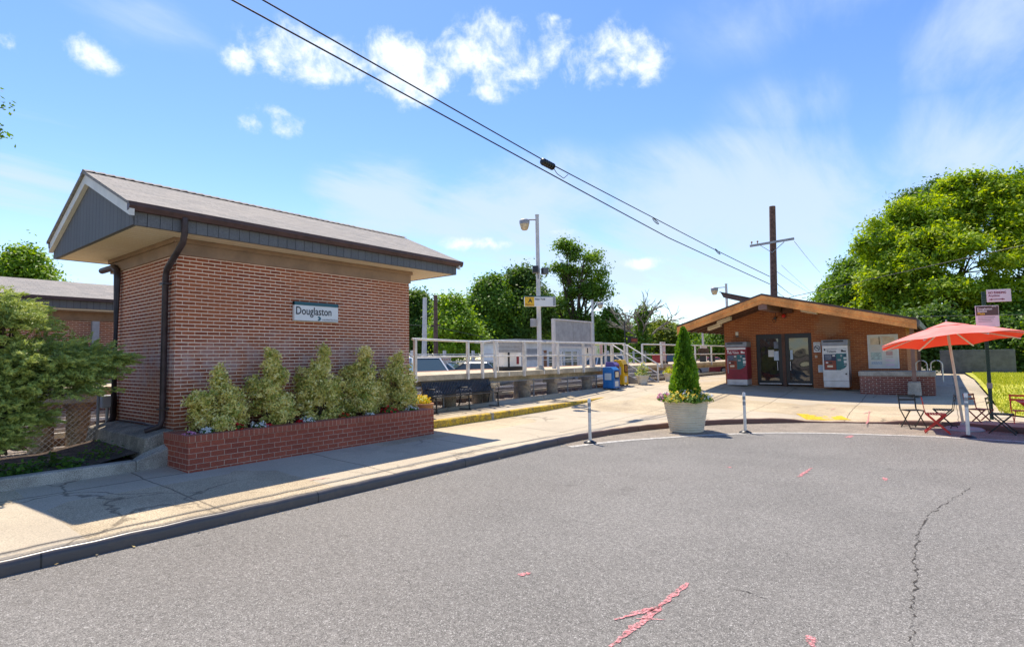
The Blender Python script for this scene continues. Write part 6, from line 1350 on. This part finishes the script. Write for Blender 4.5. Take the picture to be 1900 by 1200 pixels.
G2 = 'trees around the lawn'
def blob(px, py, d, rx, rz, k=1.0): p = atd(px, py, d); return (p.x, p.y, p.z, rx, rx * k, rz)
p = atd(1745, 670, 44)
tree('tree', 'huge bright yellow green tree filling the right of the photo', (p.x, p.y, .4), [blob(1760, 405, 42, 2.3, 1.4), blob(1700, 435, 42, 2.1, 1.4), blob(1655, 485, 42, 2.0, 1.3), blob(1820, 400, 41, 2.5, 1.7), blob(1730, 480, 40, 3.2, 1.9), blob(1810, 480, 39, 3.0, 2.0), blob(1650, 530, 41, 2.3, 1.3), blob(1760, 560, 39, 3.0, 1.5), blob(1850, 560, 38, 2.6, 1.6), blob(1700, 580, 40, 2.4, 1.0), blob(1870, 450, 39, 2.2, 1.9), blob(1690, 530, 40, 2.6, 1.6), blob(1640, 580, 41, 2.2, 1.2), blob(1790, 610, 39, 2.6, 1.2), blob(1720, 430, 42, 2.6, 2.0), blob(1790, 360, 42, 1.6, 1.0), blob(1850, 370, 41, 1.6, 1.1), blob(1600, 458, 42, .8, .55), blob(1622, 422, 42, .7, .5), blob(1672, 392, 42, .8, .5), blob(1765, 347, 42, .8, .5), blob(1805, 342, 41, .7, .6), blob(1848, 340, 41, .8, .6), blob(1700, 380, 42, .9, .5)], 2700, 46, .3, .62, 201, 'locust', asp=.42, sub=15, sr=(.2, .16), trunk=.38, group=G2, inner=.62, limbs=11)
p = atd(1590, 670, 46)
tree('tree', 'darker green tree beside the bright one, right of the station roof', (p.x, p.y, .4), [blob(1590, 520, 45, 1.9, 1.5), blob(1560, 555, 45, 1.6, 1.0), blob(1625, 500, 47, 1.9, 1.6), blob(1600, 560, 44, 2.2, 1.3), blob(1650, 450, 48, 1.7, 1.4), blob(1545, 560, 46, 1.0, .8), blob(1530, 572, 46, .7, .5), blob(1572, 500, 46, .7, .5), blob(1640, 575, 44, 2, 1.1)], 1100, 40, .26, .7, 202, 'mid', trunk=.28, group=G2)
p = atd(1735, 670, 55)
tree('tree', 'dark tree top rising behind the bright tree', (p.x, p.y, .4), [blob(1735, 370, 54, 1.8, 1.3), blob(1700, 385, 54, 1.5, 1.0), blob(1745, 430, 55, 2.4, 2.4), blob(1680, 420, 55, 2, 1.6)], 500, 36, .3, .8, 203, 'dark', trunk=.3, group=G2)
p = atd(1900, 670, 42)
tree('tree', 'tall dark tree at the right edge of the photo', (p.x, p.y, .4), [blob(1905, 380, 40, 1.6, 1.8), blob(1930, 450, 40, 2.2, 2), blob(1890, 520, 40, 2.0, 1.6), blob(1915, 345, 41, 1.0, .9), blob(1960, 560, 39, 2.5, 2)], 700, 38, .26, .7, 204, 'mid', trunk=.28, group=G2)
for i, (px, py, d, rx, rz, lm, lab) in enumerate(((1752, 640, 33, 1.1, 1.5, 'dark', 'dark bush left of the grey garden wall'), (1700, 645, 32, 1.2, 1.6, 'dark', 'dark bush just behind the left bike hoop'), (1850, 655, 33.5, 1.2, 1.3, 'mid', 'low leafy bush right of the grey garden wall'), (1890, 660, 33, 1.3, 1.3, 'dark', 'low dark bush at the far right of the lawn'), (1930, 655, 32, 1.3, 1.4, 'mid', 'low bush past the right edge of the lawn'), (1720, 635, 42, 2.2, 1.6, 'dark', 'dark understory bush behind the bike hoops'), (1790, 620, 41.5, 2.0, 1.5, 'dark', 'dark understory bush behind the garden wall'), (1855, 640, 37, 1.6, 1.6, 'mid', 'leafy bush at the back of the lawn behind the sign post'), (1900, 640, 36, 1.8, 1.7, 'mid', 'leafy bush at the right edge of the lawn'), (1660, 630, 44, 2.0, 1.7, 'dark', 'dark bush hidden behind the station right side'), (1960, 620, 35, 2, 2, 'mid', 'bush beyond the right edge of the lawn'))):
    c = atd(px, 680, d); tree('bush', lab, (c.x, c.y, .4), [blob(px, py, d, rx, rz), blob(px - 12, py - 25, d, rx * .7, rz * .8), blob(px + 14, py + 22, d - .5, rx * .8, rz * .6)], 330, 36, .22, .6, 210 + i, lm, trunk=.08, cat='bush', group='bushes behind the lawn')
# tree outside the left edge whose twigs reach into the photo
c = atd(-60, 690, 9.5)
tree('overhanging_tree', 'tree outside the left edge with leafy twigs reaching in against the sky', (c.x - 1.0, c.y - 1.2, .1), [(*atd(-12, 240, 9.5), .2, .16, .1), (*atd(-16, 120, 9.5), .16, .14, .08), (*atd(-80, 190, 9.8), .6, .6, .5), (*atd(-160, 150, 10), 1.0, 1.0, .8)], 90, 22, .08, .16, 301, 'mid', trunk=.1, cat='tree')

# ------------------------------------------------------------------ real-world scale, tidy
K = 1.12
for o in list(C.objects):
    if o.parent is None and o.type != 'LIGHT':
        if o.type == 'CAMERA': o.matrix_world = Matrix.Translation((0, 0, EYE * K)) @ M3.to_4x4(); continue
        o.location = o.location * K; o.scale = (K, K, K)
for o in C.objects:
    if '_o' in o: del o['_o']
